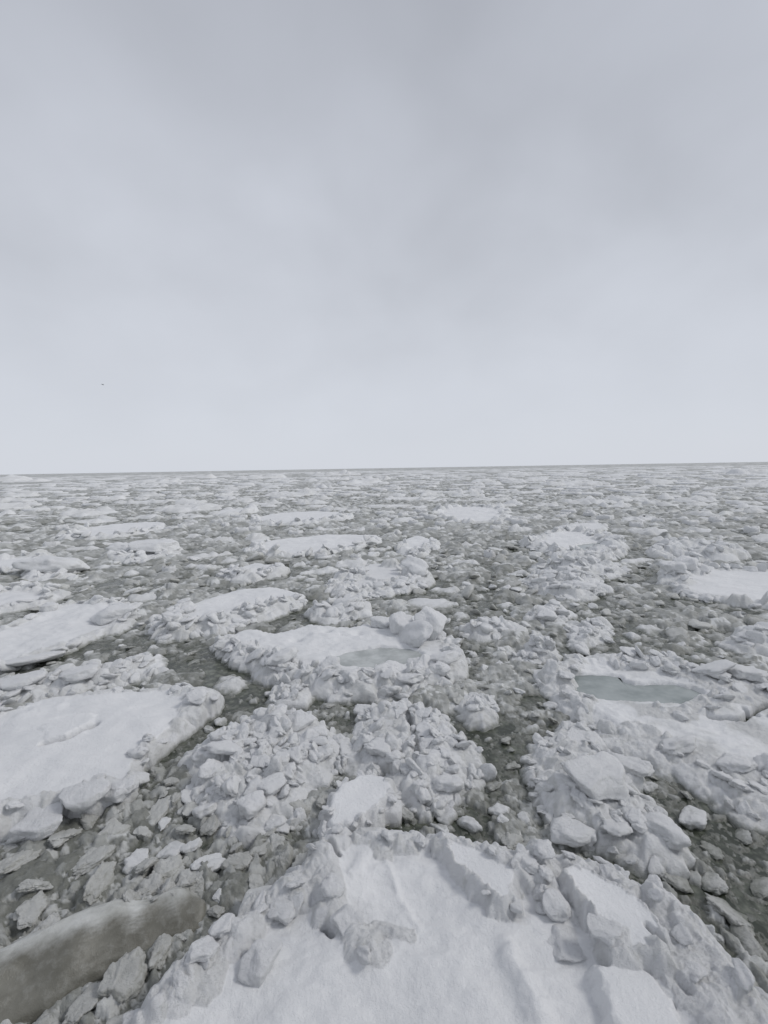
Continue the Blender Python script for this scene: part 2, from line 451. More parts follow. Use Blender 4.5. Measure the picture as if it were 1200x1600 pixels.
def build_floe(spec):
    """spec: label, poly (photo px) or wpoly (world), fb, rim, lump, feats ..."""
    global N_TRI
    seed = spec.get('seed', 0)
    r = np.random.default_rng(1000 + seed)
    fb = spec.get('fb', .35) * spec.get('fbk', .50)
    HK = spec.get('hk', .5)
    if 'poly' in spec:
        P = np.array([at(x, y, fb * .85) for x, y in spec['poly']])
    else:
        P = np.array(spec['wpoly'])
    P = smooth_poly(P, 1 if len(P) > 14 else 2)
    c = P.mean(0)
    D = max(4.0, np.hypot(P[:, 0], P[:, 1]).min()); Dc = max(D, np.hypot(*c))
    lod = spec.get('lod', 1.0)
    pxm = math.hypot(min(D, Dc), CAM_H) / 448.0         # metres per output pixel
    dx = pxm * 1.25 * lod
    dy = min(pxm * 2.5, pxm * math.hypot(D, CAM_H) / CAM_H * .6) * lod
    dy = max(dx, dy)
    pad = max(.25, 4 * dx) + spec.get('edge', .16) * 3.2 + min(.22, .07 * 6) + (spec.get('wob', .2))
    F = Grid(P[:, 0].min() - pad, P[:, 0].max() + pad, P[:, 1].min() - pad, P[:, 1].max() + pad, dx, dy)
    X, Y = F.X, F.Y
    wl_ = max(.28, 9 * dx)
    F.WU = fbm(X / wl_, Y / wl_, seed + 3, 3); F.WV = fbm(X / wl_ + 50, Y / wl_, seed + 7, 3)
    size = math.sqrt(max(.2, np.ptp(P[:, 0]) * np.ptp(P[:, 1])))
    d = sdist(X, Y, P)
    wob = spec.get('wob', min(.22, .07 * size))
    d = d - spec.get('edge', .16) * spec.get('ek', 2.0) * spec.get('inset', .45) + wob * fbm(X / (wob * 4.5), Y / (wob * 4.5), seed + 1, 4)
    edge = spec.get('edge', .16) * spec.get('ek', 2.0)
    F.D = d
    d = d + edge * .35 * fbm(X / max(.16, 5 * dx), Y / max(.16, 5 * dx), seed + 2, 3)
    base = fb * sstep(-edge * .5, edge, d) - .5 * sstep(edge * .3, -edge * 2.5, d)
    dune = spec.get('dune', .05) * (.6 if spec.get('allrub') else 1)
    dl = spec.get('dune_len', 1.4)
    base += dune * fbm(X / dl, Y / dl * 1.4, seed + 11, 3) * sstep(0, .5, d)
    base += dune * .25 * fbm(X / dl * 4, Y / dl * 7, seed + 12, 2) * sstep(0, .5, d)
    rim = spec.get('rim', .5); rimh = spec.get('rimh', .12) * spec.get('rk', .55)
    rn = fbm(X / (rim * 2.2 + .3), Y / (rim * 2.2 + .3), seed + 21, 2)
    m = 1 - sstep(rim * .55, rim * 1.15, d + rim * .75 * rn)
    m *= sstep(-edge * 1.2, 0, d)
    if spec.get('rim_front'):                  # rubble mostly on the edge that faces the camera
        g = (c[1] - Y) / (np.ptp(P[:, 1]) * .5)
        m *= sstep(-.55, .25, g + .25 * rn)
    F.Z = base + m * rimh * (1 + rn)
    F.R = m.copy(); F.T[:] = spec.get('btone', .12)  # low base tone between the lumps paints shade into the rubble crevices
    if spec.get('relief'):
        F.R = np.maximum(F.R, spec['relief'] * sstep(-.25, .35, fbm(X / 1.1, Y / .8, seed + 27, 3)) * 1.3)
        F.Z += .05 * np.abs(fbm(X / .55, Y / .40, seed + 28, 3)) * (d > 0)
    rub_extra = []
    snow_force = np.zeros_like(X)
    pools = []
    for ft in spec.get('feats', ()):
        kind = ft[0]
        if kind == 'ridge':
            _, pts, w, h, rub = ft[:5]; h *= HK
            L = np.array([at(x, y, fb + h * .5) for x, y in pts])
            ld, t = ldist(X, Y, L)
            ld = ld + w * .5 * fbm(X / (w * 2), Y / (w * 2), seed + 31, 3)
            prof = np.exp(-(np.maximum(ld, 0) / w) ** 2 * 1.2) * (.65 + .7 * (fbm(X / .45, Y / .45, seed + 33, 2) + .5)) * np.clip(np.minimum(t, 1 - t) * 5 + .45, 0, 1)
            F.Z += h * prof * sstep(-.05, .15, d)
            if rub > 0:
                mk = (ld < w * .9) & (d > -.02)
                F.R = np.maximum(F.R, mk * 1.0)
                rub_extra.append((mk, rub))
        elif kind == 'slab':
            _, pts, hs, steep = ft[:4]
            W = np.array([(*at(x, y, fb + h * HK), fb + h * HK) for (x, y), h in zip(pts, hs)])
            A = np.c_[W[:, :2], np.ones(len(W))]
            co = np.linalg.lstsq(A, W[:, 2], rcond=None)[0]
            sd_ = sdist(X, Y, smooth_poly(W[:, :2], 1)) + .05 * fbm(X / .14, Y / .14, seed + 41, 4) + .11 * fbm(X / .45, Y / .45, seed + 43, 3)
            top = co[0] * X + co[1] * Y + co[2] + .02 * fbm(X / .6, Y / .6, seed + 42, 3)
            edge_z = F.Z + np.maximum(sd_ + .03, 0) * steep * .75
            kk = .05; hh = np.clip(.5 + .5 * (edge_z - top) / kk, 0, 1)
            zs = np.where(sd_ > -.04, edge_z * (1 - hh) + top * hh - kk * hh * (1 - hh), -9)
            w = zs > F.Z
            F.Z = np.where(w, zs, F.Z)
            F.R = np.where(w, np.where(sd_ < .09, .9, 0), F.R)
            if len(ft) > 4 and ft[4] == 2: F.R = np.where(w, 0, F.R)
            else: rub_extra.append((w & (sd_ < .10), .55))
            F.T = np.where(w & (sd_ < .09), .6, F.T)
            if len(ft) > 4:
                F.nosplat = (sd_ > .1) | getattr(F, 'nosplat', np.zeros_like(w))
        elif kind == 'dip':
            _, pts, w, h = ft[:4]
            L = np.array([at(x, y, fb) for x, y in pts])
            ld, t = ldist(X, Y, L)
            ld = ld + w * .6 * fbm(X / (w * 3 + .05), Y / (w * 3 + .05), seed + 51, 3)
            F.Z -= h * np.exp(-(ld / w) ** 2)
        elif kind == 'hollow':
            _, (qx, qy), rw, h = ft[:4]
            hx, hy = at(qx, qy, fb)
            F.Z -= h * np.exp(-((X - hx) ** 2 + (Y - hy) ** 2) / rw ** 2)
        elif kind == 'snowpatch':
            _, pts = ft[:2]
            sd_ = sdist(X, Y, smooth_poly([at(x, y, fb) for x, y in pts], 2)) + .12 * fbm(X / .4, Y / .4, seed + 61, 3)
            k = sstep(-.05, .15, sd_)
            F.R *= (1 - k); snow_force = np.maximum(snow_force, k)
            F.nosplat = (sd_ > .02) | getattr(F, 'nosplat', np.zeros(X.shape, bool))
        elif kind == 'pool':
            _, pts, drop, pmat = ft[:4]
            W = smooth_poly([at(x, y, fb - drop) for x, y in pts], 1)
            sd_ = sdist(X, Y, W) + .10 * fbm(X / .35, Y / .35, seed + 71, 4)
            lvl = fb - drop
            k = sstep(-.12, .06, sd_)
            F.Z = F.Z * (1 - k) + (lvl - .08) * k
            F.R *= (1 - k)
            F.nosplat = (sd_ > -.05) | getattr(F, 'nosplat', np.zeros(X.shape, bool))
            pools.append((W, lvl, pmat))
    ns = getattr(F, 'nosplat', None)
    # ---- rubble: blocks pressed into the surface, large ones first
    smin = spec.get('smin', max(.035, 2.3 * pxm)); smax = spec.get('smax', max(.19, 9 * pxm))
    den = spec.get('den', 1.0) * 1.5
    if spec.get('allrub') and 'smax' not in spec: smax *= 1.4; den *= 1.3
    cell = F.dx * F.dy
    ZB = F.Z.copy(); cap = smax * .7
    def scatter(mask, density, h_scale=1.0):
        idx = np.flatnonzero(mask)
        if len(idx) == 0: return
        area = len(idx) * cell
        n = int(min(spec.get('nmax', 5000), density * area / (2.2 * smin ** 1.25 * smax ** .75)))
        if n < 1: return
        u = r.random(n)
        s = np.clip(smin * (1 - u * (1 - (smin / smax) ** 1.5)) ** (-1 / 1.5), smin, smax)
        s = -np.sort(-s)
        pick = idx[r.integers(0, len(idx), n)]
        px_, py_ = X.ravel()[pick], Y.ravel()[pick]
        RR = r.random((n, 17))
        for i in range(n):
            si = s[i]
            z0 = F.zat(px_[i], py_[i])
            if z0 < -.12: continue
            h = si * (.40 + .60 * RR[i, 16]) * h_scale
            if RR[i, 0] < .14: h *= .5; si *= 1.5              # a flat slab now and then
            z0 = min(z0, ZB[F.ij(px_[i], py_[i])] + cap * RR[i, 11])
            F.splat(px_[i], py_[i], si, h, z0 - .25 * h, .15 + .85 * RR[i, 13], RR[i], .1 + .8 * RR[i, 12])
    mk = (m > .35) & (d > -edge * .5)
    if ns is not None: mk &= ~ns
    scatter(mk, den, spec.get('lh', .8))
    for mk2, rub in rub_extra:
        if ns is not None: mk2 = mk2 & ~ns
        scatter(mk2, rub, .9)
    for ft in spec.get('feats', ()):           # cracks run through the rubble too
        if ft[0] == 'dip':
            L = np.array([at(x, y, fb) for x, y in ft[1]])
            ld, t = ldist(X, Y, L)
            ld = np.abs(ld + ft[2] * 1.2 * fbm(X / .12, Y / .12, seed + 53, 3))
            F.Z -= ft[3] * np.exp(-(ld / ft[2]) ** 2)
    # ---- wind and melt round off the rubble
    for _ in range(spec.get('soft', 1 if Dc < 22 else 0)):
        Zp = np.pad(F.Z, 1, 'edge'); Rm = np.clip(F.R, 0, 1) * .8
        bl = (Zp[:-2, 1:-1] + Zp[2:, 1:-1] + Zp[1:-1, :-2] + Zp[1:-1, 2:] + 2 * F.Z) / 6
        F.Z += Rm * (bl - F.Z)
    # ---- crumbly relief on the rubble, soft grain on the snow
    w1 = max(.10, 5 * dx); w2 = max(.045, 2.6 * dx)
    rough = np.clip(F.R, 0, 1)
    gs = 1 / (1 + (np.hypot(*np.gradient(F.Z, F.dy, F.dx)) / .9) ** 2)      # less of it on steep faces
    F.Z += rough * gs * (.045 * (w1 / .1) ** .5 * np.abs(fbm(X / w1, Y / w1, seed + 81, 2)) + .022 * np.abs(fbm(X / w2, Y / w2, seed + 85, 2)))
    F.Z += .010 * fbm(X / .35, Y / .35, seed + 86, 3) * sstep(.0, .3, d)
    F.Z -= .6 * sstep(edge * 1.0, edge * 2.2, -d)
    F.Z[0] = F.Z[-1] = -.3; F.Z[:, 0] = F.Z[:, -1] = -.3
    # ---- mesh
    ny, nx = X.shape
    gx = np.gradient(F.Z, F.dx, axis=1); gy = np.gradient(F.Z, F.dy, axis=0)
    Nn = np.stack([-gx, -gy, np.ones_like(gx)], -1); Nn /= np.linalg.norm(Nn, axis=-1)[..., None]
    V = np.stack([X - c[0], Y - c[1], F.Z], -1).reshape(-1, 3)
    ii = np.arange(ny * nx).reshape(ny, nx)
    Q = np.stack([ii[:-1, :-1], ii[:-1, 1:], ii[1:, 1:], ii[1:, :-1]], -1).reshape(-1, 4)
    Zf = F.Z.ravel()
    keep = (Zf[Q] > -.06).any(1)
    Q = Q[keep]
    Rf = F.R.ravel()
    snow = np.clip(1 - Rf * 1.0, 0, 1) * .96
    attrs = {'snow': snow, 'tone': F.T.ravel()}
    loc = (c[0], c[1], 0.0)
    N_TRI += 2 * len(Q)
    wh = spec.get('white', .5)
    snow = np.maximum(snow, wh * (.30 + .70 * np.clip(F.T.ravel() * 1.2, 0, 1)))  # low tone also thins the snow, deepening the shade painted in crevices
    attrs['snow'] = snow
    want_parts = spec.get('parts', False)
    if want_parts:
        root = empty(spec.get('name', 'ice_floe'), loc)
        isr = (Rf[Q] > .45).mean(1) >= .5
        if spec.get('allrub'): isr[:] = True
        covers = snow_islands(isr, Q, nx)
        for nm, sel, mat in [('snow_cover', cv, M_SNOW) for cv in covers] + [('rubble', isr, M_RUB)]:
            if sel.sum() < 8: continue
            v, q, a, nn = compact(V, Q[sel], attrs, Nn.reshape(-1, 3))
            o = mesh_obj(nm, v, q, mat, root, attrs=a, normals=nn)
            if nm == 'rubble': o['kind'] = 'stuff'
    else:
        v, q, a, _ = compact(V, Q, attrs)
        root = mesh_obj(spec.get('name', 'ice_floe'), v, q, M_RUB, None, loc, a)
    for W, lvl, pmat in pools:
        g = W - W.mean(0); L = np.linalg.norm(g, axis=1)[:, None]
        W2 = W.mean(0) + g * (1 + .22 / np.maximum(L, .3))
        n = len(W2)
        V2 = np.vstack([np.c_[W2 - c, np.full(n, lvl)], [[*(W.mean(0) - c), lvl]]])
        Fq = np.array([[i, (i + 1) % n, n] for i in range(n)])
        mesh_obj('meltwater_pool', V2, Fq, pmat, root)
    # ---- separate blocks, about 10 photo pixels and up
    nb = int(spec.get('nblocks', 0) * spec.get('nbk', 1.5))
    if nb:
        idx = np.flatnonzero(((m > .5) | (F.R > .7)) & (d > 0.02) & ((~ns) if ns is not None else True))
        if len(idx):
            lib = LIB_NEAR if D < 14 else LIB_FAR
            for i in range(nb):
                j = idx[r.integers(0, len(idx))]
                x, y = X.ravel()[j], Y.ravel()[j]
                Dl = math.hypot(x, y, CAM_H)
                s = min(spec.get('bmax', .45), Dl * .0085 * (1 - r.random() * .9) ** -.55)
                z = F.Z.ravel()[j]
                rot = (r.normal() * .45, r.normal() * .45, r.random() * 6.28)
                put_block('ice_block', lib[r.integers(0, len(lib))], root, loc, x, y, z + s * .10, s, rot, .40 + .5 * r.random(), .85 + .6 * r.random(), wh)
    if nb and Dc < 45:
        idx = np.flatnonzero((np.abs(d - edge * .1) < edge * .55) & (F.Z > -.08) & (F.Z < fb * .8) & (m > .2))
        lib = LIB_NEAR if D < 14 else LIB_FAR
        for i in range(int(nb * .7) if len(idx) else 0):
            j = idx[r.integers(0, len(idx))]
            x, y = X.ravel()[j], Y.ravel()[j]
            s = min(spec.get('bmax', .45), math.hypot(x, y, CAM_H) * .0075 * (1 - r.random() * .9) ** -.5)
            put_block('ice_block', lib[r.integers(0, len(lib))], root, loc, x, y, max(0.0, F.Z.ravel()[j]) + s * .05, s,
                      (r.normal() * .5, r.normal() * .5, r.random() * 6.28), .5 + .4 * r.random(), .85 + .6 * r.random(), wh * .6)
    for b in spec.get('blocks', ()):
        qx, qy, wpx, flat, asp, rz = b[:6]
        tl = b[6] if len(b) > 6 else (r.normal() * .15, r.normal() * .15)
        up = b[7] if len(b) > 7 else .2
        x, y = at(qx, qy, fb + .05)
        s = spec.get('bs', .42) * wpx * math.hypot(x, y, CAM_H) / FPX
        z = F.zat(x, y)
        put_block('ice_block', LIB_HERO[r.integers(0, len(LIB_HERO))] if wpx > 48 else LIB_NEAR[r.integers(0, len(LIB_NEAR))],
                  root, loc, x, y, z + s * up, s, (tl[0], tl[1], rz), flat, asp, wh)
    tag(root, spec['label'], 'ice floe', spec.get('group'))
    FLOES.append((spec.get('ref'), P, c, root, np.linalg.norm(P - c, axis=1).max()))
    return root

# ------------------------------------------------------------------ the floes one can tell apart, nearest first
G_NEAR = 'ice floes drifting close to the viewer'
G_MID = 'ice floes drifting in the middle distance'
SPECS = [
 dict(ref='the big foreground floe', label='huge snow drifted floe with broken ridges filling the bottom edge, nearest of all', group=G_NEAR,
  poly=[(195,1600),(225,1560),(250,1530),(290,1495),(330,1470),(365,1440),(400,1400),(455,1360),(500,1325),(520,1298),(570,1303),(620,1306),(680,1297),(720,1310),(760,1325),(790,1330),(830,1325),(900,1332),(960,1347),(1000,1377),(1050,1402),(1095,1432),(1120,1467),(1150,1502),(1185,1545),(1230,1590),(1290,1680),(1330,1900),(600,1990),(60,1850)],
  fb=.5, rim=.32, rimh=.08, edge=.20, wob=.10, dune=.13, dune_len=1.3, parts=True, nblocks=46, bmax=.12, white=.95, btone=.55, soft=2, inset=.2, ek=1.5, bs=.30, fbk=.9, hk=.55, rk=1, nbk=1, den=1.3, nmax=9000, smax=.15, smin=.022, lod=.85,
  feats=[('ridge',[(230,1575),(330,1480),(420,1405),(490,1345)],.30,.16,.8),
         ('ridge',[(515,1305),(512,1360),(525,1420),(560,1470),(590,1480)],.20,.26,.35),
         ('ridge',[(540,1310),(600,1312),(680,1302)],.16,.08,.35),
         ('ridge',[(600,1335),(625,1400),(655,1447)],.05,.06,0),
         ('ridge',[(575,1330),(560,1360),(545,1375)],.10,.10,0),
         ('slab',[(678,1300),(700,1300),(770,1330),(812,1335),(815,1385),(795,1412),(765,1400),(735,1375),(700,1340)],[.30,.30,.32,.34,.40,.44,.42,.36,.30],3.2),
         ('ridge',[(830,1335),(842,1370),(868,1410)],.16,.28,.9),
         ('slab',[(865,1345),(915,1347),(960,1375),(1010,1412),(1050,1455),(1035,1490),(1010,1498),(965,1482),(935,1440),(900,1395)],[.34,.28,.28,.32,.36,.46,.48,.48,.45,.40],4.0,1),
         ('slab',[(918,1492),(960,1496),(1010,1505),(1050,1560),(1090,1640),(1000,1690),(975,1640),(945,1560)],[.34,.30,.24,.20,.16,.30,.36,.36],2.6,2),
         ('ridge',[(1000,1382),(1060,1430),(1110,1490),(1180,1570)],.30,.12,.6),
         ('ridge',[(1050,1500),(1090,1560),(1140,1600)],.22,.14,.5),
         ('ridge',[(788,1470),(806,1505),(835,1560),(846,1600)],.13,.22,0),
         ('ridge',[(590,1445),(640,1462)],.09,.08,.4),
         
         ('dip',[(514,1332),(528,1342)],.03,.18),('dip',[(507,1448),(520,1462)],.03,.16),
         ('dip',[(1010,1470),(1035,1500)],.03,.10),('dip',[(1058,1540),(1075,1560)],.03,.12)],
  blocks=[(410,1500,76,.8,1.2,.5,(.15,.1),.15),(545,1445,64,.7,1.2,-.6,(.1,.2),0),(868,1418,50,.7,1.0,.3),(888,1468,70,.5,1.0,1.2,(.1,.1),0),(945,1480,52,.6,1.2,-.4),(822,1365,46,.7,1.1,.8),(520,1398,44,.7,1.0,0),
          (850,1352,42,.7,1.1,.2),(315,1505,50,.6,1.2,.5),(440,1425,48,.6,1.1,.1),(350,1470,44,.6,1.1,1.3)]),
 dict(ref='the snow capped cake behind the foreground floe', label='thick round ice cake with flat snow top touching the far edge of the foreground floe', group=G_NEAR,
  poly=[(500,1285),(510,1250),(530,1220),(575,1206),(610,1211),(622,1238),(606,1262),(572,1288),(540,1297),(512,1305)],
  fb=.48, inset=0, btone=.6, white=.9, fbk=.8, ek=.9, rim=.12, rimh=.02, edge=.16, wob=.06, dune=.05, parts=True, nblocks=8, bmax=.10, den=.8, smax=.10,
  feats=[]),
 dict(ref='the right rubble tongue', label='long brownish floe of frozen rubble with a rounded snow boulder, running diagonally right of centre', group=G_NEAR,
  poly=[(868,1140),(880,1128),(910,1127),(930,1145),(935,1165),(985,1195),(1010,1215),(1005,1228),(1020,1260),(1060,1290),(1080,1330),(1075,1345),(1040,1352),(1000,1335),(960,1332),(920,1322),(890,1315),(870,1290),(860,1280),(830,1240),(825,1200),(830,1180),(845,1160)],
  fb=.38, lh=.6, white=.35, rim=2.5, rimh=.10, edge=.22, wob=.12, dune=.14, dune_len=.9, parts=True, nblocks=40, bmax=.17, den=.9, nmax=6000, allrub=True,
  feats=[('ridge',[(860,1250),(900,1262),(960,1262)],.30,.16,.6),('slab',[(885,1135),(915,1132),(930,1155),(935,1175),(905,1170),(880,1155)],[.16,.16,.16,.15,.14,.14],2.0,1)],
  blocks=[(935,1238,92,.75,1.15,.3,(.1,.1),.15),(885,1240,50,.9,.9,.8),(890,1295,56,.6,1.3,.2),(990,1205,40,.6,1.3,-.7),(1040,1305,48,.6,1.2,-.6),(960,1300,40,.6,1.1,.4)]),
 dict(ref='the meltwater floe', label='broad rough floe holding a long teal meltwater pool at the right edge', group=G_NEAR,
  poly=[(830,1055),(850,1040),(900,1025),(960,1022),(1050,1027),(1100,1045),(1160,1050),(1200,1068),(1280,1100),(1340,1200),(1300,1292),(1200,1283),(1160,1265),(1130,1252),(1090,1225),(1050,1205),(1000,1190),(950,1165),(930,1140),(880,1110),(858,1095),(865,1080),(835,1066)],
  fb=.42, lh=.6, relief=.5, white=.45, rim=.75, rimh=.10, edge=.22, wob=.14, dune=.12, dune_len=1.5, parts=True, nblocks=52, bmax=.24, den=.8, nmax=8000,
  feats=[('ridge',[(862,1052),(900,1036),(960,1033),(1040,1040),(1110,1062),(1140,1085)],.5,.22,.5),('ridge',[(880,1100),(920,1112),(1000,1110),(1060,1116),(1120,1100)],.3,.06,.3),
         ('snowpatch',[(912,1105),(935,1093),(975,1095),(1005,1110),(995,1132),(955,1142),(925,1130)]),
         ('snowpatch',[(905,1034),(935,1031),(960,1040),(975,1058),(930,1056),(900,1052)]),
         ('snowpatch',[(968,1064),(1000,1056),(1040,1066),(1032,1074),(1000,1072)]),
         ('dip',[(1110,1120),(1160,1125),(1185,1105),(1205,1100)],.05,.2),('dip',[(1165,1110),(1180,1118)],.06,.25),
         ('pool',[(886,1058),(905,1055),(965,1058),(972,1066),(1000,1073),(1045,1069),(1072,1076),(1102,1086),(1062,1098),(1035,1101),(1000,1096),(960,1092),(905,1091),(888,1074)],.05,M_POOL)],
  blocks=[(1110,1060,40,.5,1.5,0),(890,1085,30,.8,1,0),(860,1110,34,.7,1,0),(1060,1170,40,.6,1.3,.4),(1150,1200,46,.6,1.2,.2),(1165,1060,40,.6,1.2,0)]),
 dict(ref='the smooth floe at the left edge', label='large smooth floe with one snow lump and a crumbling front edge at the left', group=G_NEAR,
  poly=[(-160,1125),(-60,1125),(0,1115),(60,1092),(100,1085),(180,1078),(250,1076),(288,1064),(300,1076),(342,1083),(347,1097),(305,1122),(268,1147),(238,1170),(224,1192),(213,1222),(205,1240),(160,1248),(110,1262),(60,1272),(0,1290),(-60,1310),(-180,1320)],
  fb=.55, btone=.45, white=.85, fbk=.62, ek=1.0, hk=.8, soft=1, rim=.16, rimh=.03, edge=.15, wob=.10, dune=.15, dune_len=2.6, parts=True, nblocks=18, bmax=.16, den=.7,
  feats=[('ridge',[(-60,1285),(0,1268),(60,1258),(120,1245),(190,1228)],.26,.16,1.0),('ridge',[(290,1075),(325,1090),(300,1110)],.35,.12,.7),
         ('slab',[(62,1138),(75,1128),(120,1112),(148,1112),(148,1128),(120,1142),(80,1156),(68,1152)],[.03,.06,.09,.09,.12,.15,.14,.08],1.2,2),
         ('dip',[(70,1163),(104,1155),(150,1133)],.05,.22),('ridge',[(30,1120),(55,1105),(110,1095)],.35,.10,0)],
  blocks=[(180,1235,40,.9,1.1,.2),(130,1250,52,.8,1.3,.1),(60,1272,60,.75,1.3,.1),(100,1262,40,.8,1.0,.6),(15,1285,56,.8,1.2,-.1),(196,1228,34,.9,1,.3),(310,1100,34,.6,1.2,.3),(150,1262,36,.8,1.0,1.0)]),
 dict(ref='the left rubble heap', label='heaped floe of tumbled white ice rubble without any smooth snow, left of centre', group=G_NEAR,
  poly=[(280,1182),(310,1160),(330,1145),(370,1130),(420,1112),(480,1115),(510,1130),(520,1150),(535,1170),(545,1185),(530,1200),(500,1210),(490,1230),(470,1245),(450,1280),(420,1287),(390,1302),(350,1292),(320,1267),(285,1250),(295,1215)],
  fb=.34, white=.7, rim=3, rimh=.16, edge=.28, wob=.34, dune=.20, dune_len=.8, parts=True, nblocks=110, bmax=.24, den=1.3, nmax=8000, allrub=True,
  feats=[('ridge',[(340,1170),(420,1140),(490,1150)],.5,.16,.5),('slab',[(425,1122),(470,1117),(505,1132),(515,1155),(480,1160),(440,1145)],[.20,.20,.22,.24,.26,.24],1.6,2),('slab',[(340,1180),(368,1172),(380,1190),(360,1202),(342,1198)],[.26,.26,.24,.2,.2],1.4,2),('slab',[(335,1265),(365,1262),(372,1288),(345,1290)],[.12,.14,.14,.1],1.4,2)],
  blocks=[(390,1270,44,.8,1,.4),(355,1185,46,.5,1.2,.2),(470,1135,56,.6,1.2,.1),(500,1150,40,.8,1,.8),(440,1200,36,.8,1.1,.3),(330,1215,36,.7,1,.9),(420,1240,40,.7,1.2,.5)]),
 dict(ref='the cracked rubble floe', label='rough rubble covered floe split by a dark crack at the centre', group=G_NEAR,
  poly=[(525,1190),(560,1162),(570,1140),(565,1115),(590,1099),(640,1099),(690,1110),(715,1140),(720,1160),(740,1165),(745,1215),(720,1245),(690,1260),(640,1266),(612,1245),(600,1212),(560,1205)],
  fb=.36, white=.65, rim=2.2, rimh=.12, edge=.24, wob=.30, dune=.16, dune_len=.9, parts=True, nblocks=72, bmax=.22, den=1.1, nmax=7000, allrub=True,
  feats=[('dip',[(634,1103),(640,1125),(646,1160),(652,1182)],.05,.30),('slab',[(585,1122),(600,1112),(632,1110),(640,1140),(630,1165),(600,1158),(585,1140)],[.14,.14,.16,.16,.18,.18,.16],1.8,1)],
  blocks=[(685,1190,44,.7,1.2,.3),(700,1225,40,.7,1.2,.1),(590,1180,40,.7,1.1,.4),(690,1150,34,.7,1.1,1.0),(660,1240,36,.7,1,.2)]),
 dict(ref='the pooled floe with the upended slabs', label='oval floe with a grey pool and two upended angular ice blocks at the centre', group=G_MID,
  poly=[(335,1010),(352,987),(400,975),(440,985),(480,968),(540,975),(590,970),(612,960),(645,957),(690,962),(697,990),(716,1005),(726,1030),(720,1047),(690,1066),(640,1080),(600,1082),(545,1086),(490,1075),(440,1065),(410,1055),(390,1040),(358,1030)],
  fb=.50, rim=.38, rimh=.14, edge=.2, wob=.14, dune=.10, dune_len=1.3, parts=True, nblocks=70, bmax=.30, den=1.1, rim_front=True, nmax=6000, white=.6, bs=.5,
  feats=[('ridge',[(480,985),(540,988),(590,990)],.5,.16,0),('ridge',[(360,1015),(420,1037),(500,1056),(600,1064),(700,1048)],.35,.16,.9),('hollow',(511,988),.16,.22),('hollow',(463,1000),.2,.18),('hollow',(560,990),.2,.14),
         ('pool',[(520,1030),(552,1018),(600,1012),(650,1017),(662,1026),(640,1037),(590,1043),(535,1044)],.06,M_GPOOL)],
  blocks=[(672,985,66,.85,1.0,.5,(.5,.25),.45),(648,1000,52,.5,1.25,-.8,(.7,-.3),.4),(628,985,44,.9,.9,.2,(.3,.2),.35),(600,975,40,.6,1.2,.1),(690,1040,40,.7,1.2,.2),(610,1055,44,.7,1.2,.4),(440,1040,40,.7,1.2,.8),(545,1060,40,.7,1.3,.1)]),
 dict(ref='the block laden floe at the left', label='wide snowy floe at the left with a grey overhanging block on its right end', group=G_MID,
  poly=[(-120,1000),(-20,990),(40,965),(80,945),(140,936),(210,940),(219,960),(192,984),(150,992),(110,1012),(60,1027),(0,1052),(-120,1075)],
  fb=.42, rim=.35, rimh=.04, edge=.2, wob=.14, dune=.13, dune_len=1.5, parts=True, nblocks=14, bmax=.3, den=.8,
  feats=[('ridge',[(70,958),(130,952),(180,948)],.4,.14,0),('hollow',(75,965),.5,.12)],
  blocks=[(184,964,64,.7,1.25,.1,(.1,.05),.25),(75,952,26,.8,1,0),(40,1030,60,.35,1.6,.3)]),
 dict(ref='the lumpy strip at the left', label='narrow lumpy floe lying between the two large snowy floes at the left', group=G_MID,
  poly=[(-80,1095),(0,1070),(60,1052),(110,1055),(200,1032),(260,1010),(279,1035),(240,1056),(180,1071),(100,1085),(0,1105),(-80,1115)],
  fb=.30, rim=.7, rimh=.14, edge=.22, wob=.16, dune=.12, dune_len=.9, parts=True, nblocks=36, bmax=.24, den=1.0, rim_front=True,
  feats=[('ridge',[(60,1060),(140,1055),(220,1035)],.4,.16,.4)], blocks=[(70,1040,56,.6,1.4,.2),(30,1075,50,.6,1.3,.2),(120,1068,44,.6,1.3,.2)]),
 dict(ref='the long snowy floe', label='long smooth snowy floe with a rubble front, behind and left of the oval pooled floe', group=G_MID,
  poly=[(235,975),(260,955),(310,935),(380,916),(440,914),(491,928),(470,945),(430,957),(390,973),(340,986),(290,992),(250,996)],
  fb=.42, rim=.7, rimh=.10, edge=.2, wob=.16, dune=.09, dune_len=1.6, parts=True, nblocks=40, bmax=.3, den=1.0, rim_front=True,
  feats=[('ridge',[(250,982),(330,972),(400,955),(460,940)],.5,.14,.8)], blocks=[(265,980,36,.7,1,0),(350,965,34,.7,1.2,.2)]),
 dict(ref='the flat white floe beyond', label='long flat white floe ending in a thin point, left of the round ice cake', group=G_MID,
  poly=[(388,862),(395,850),(440,840),(520,834),(590,834),(604,842),(560,855),(500,867),(430,870)],
  fb=.38, rim=.5, rimh=.05, edge=.2, wob=.2, dune=.10, dune_len=2.0, parts=True, nblocks=16, bmax=.35, rim_front=True,
  feats=[('ridge',[(505,842),(515,852)],.5,.14,0)], blocks=[(380,862,34,.7,1.2,.2),(395,872,30,.7,1.2,.2)]),
 dict(ref='the round ice cake', label='small round white ice cake with upturned rim in open slush at the centre', group=G_MID,
  poly=[(621,850),(630,840),(655,835),(680,842),(683,855),(665,867),(640,868),(625,863)], fb=.42, rim=.35, rimh=.10, edge=.18, wob=.14, dune=.12, parts=True, nblocks=12, bmax=.25, rim_front=True),
 dict(ref='the slab topped floe', label='jagged floe carrying a tilted flat slab beside a pale angular block near the centre', group=G_MID,
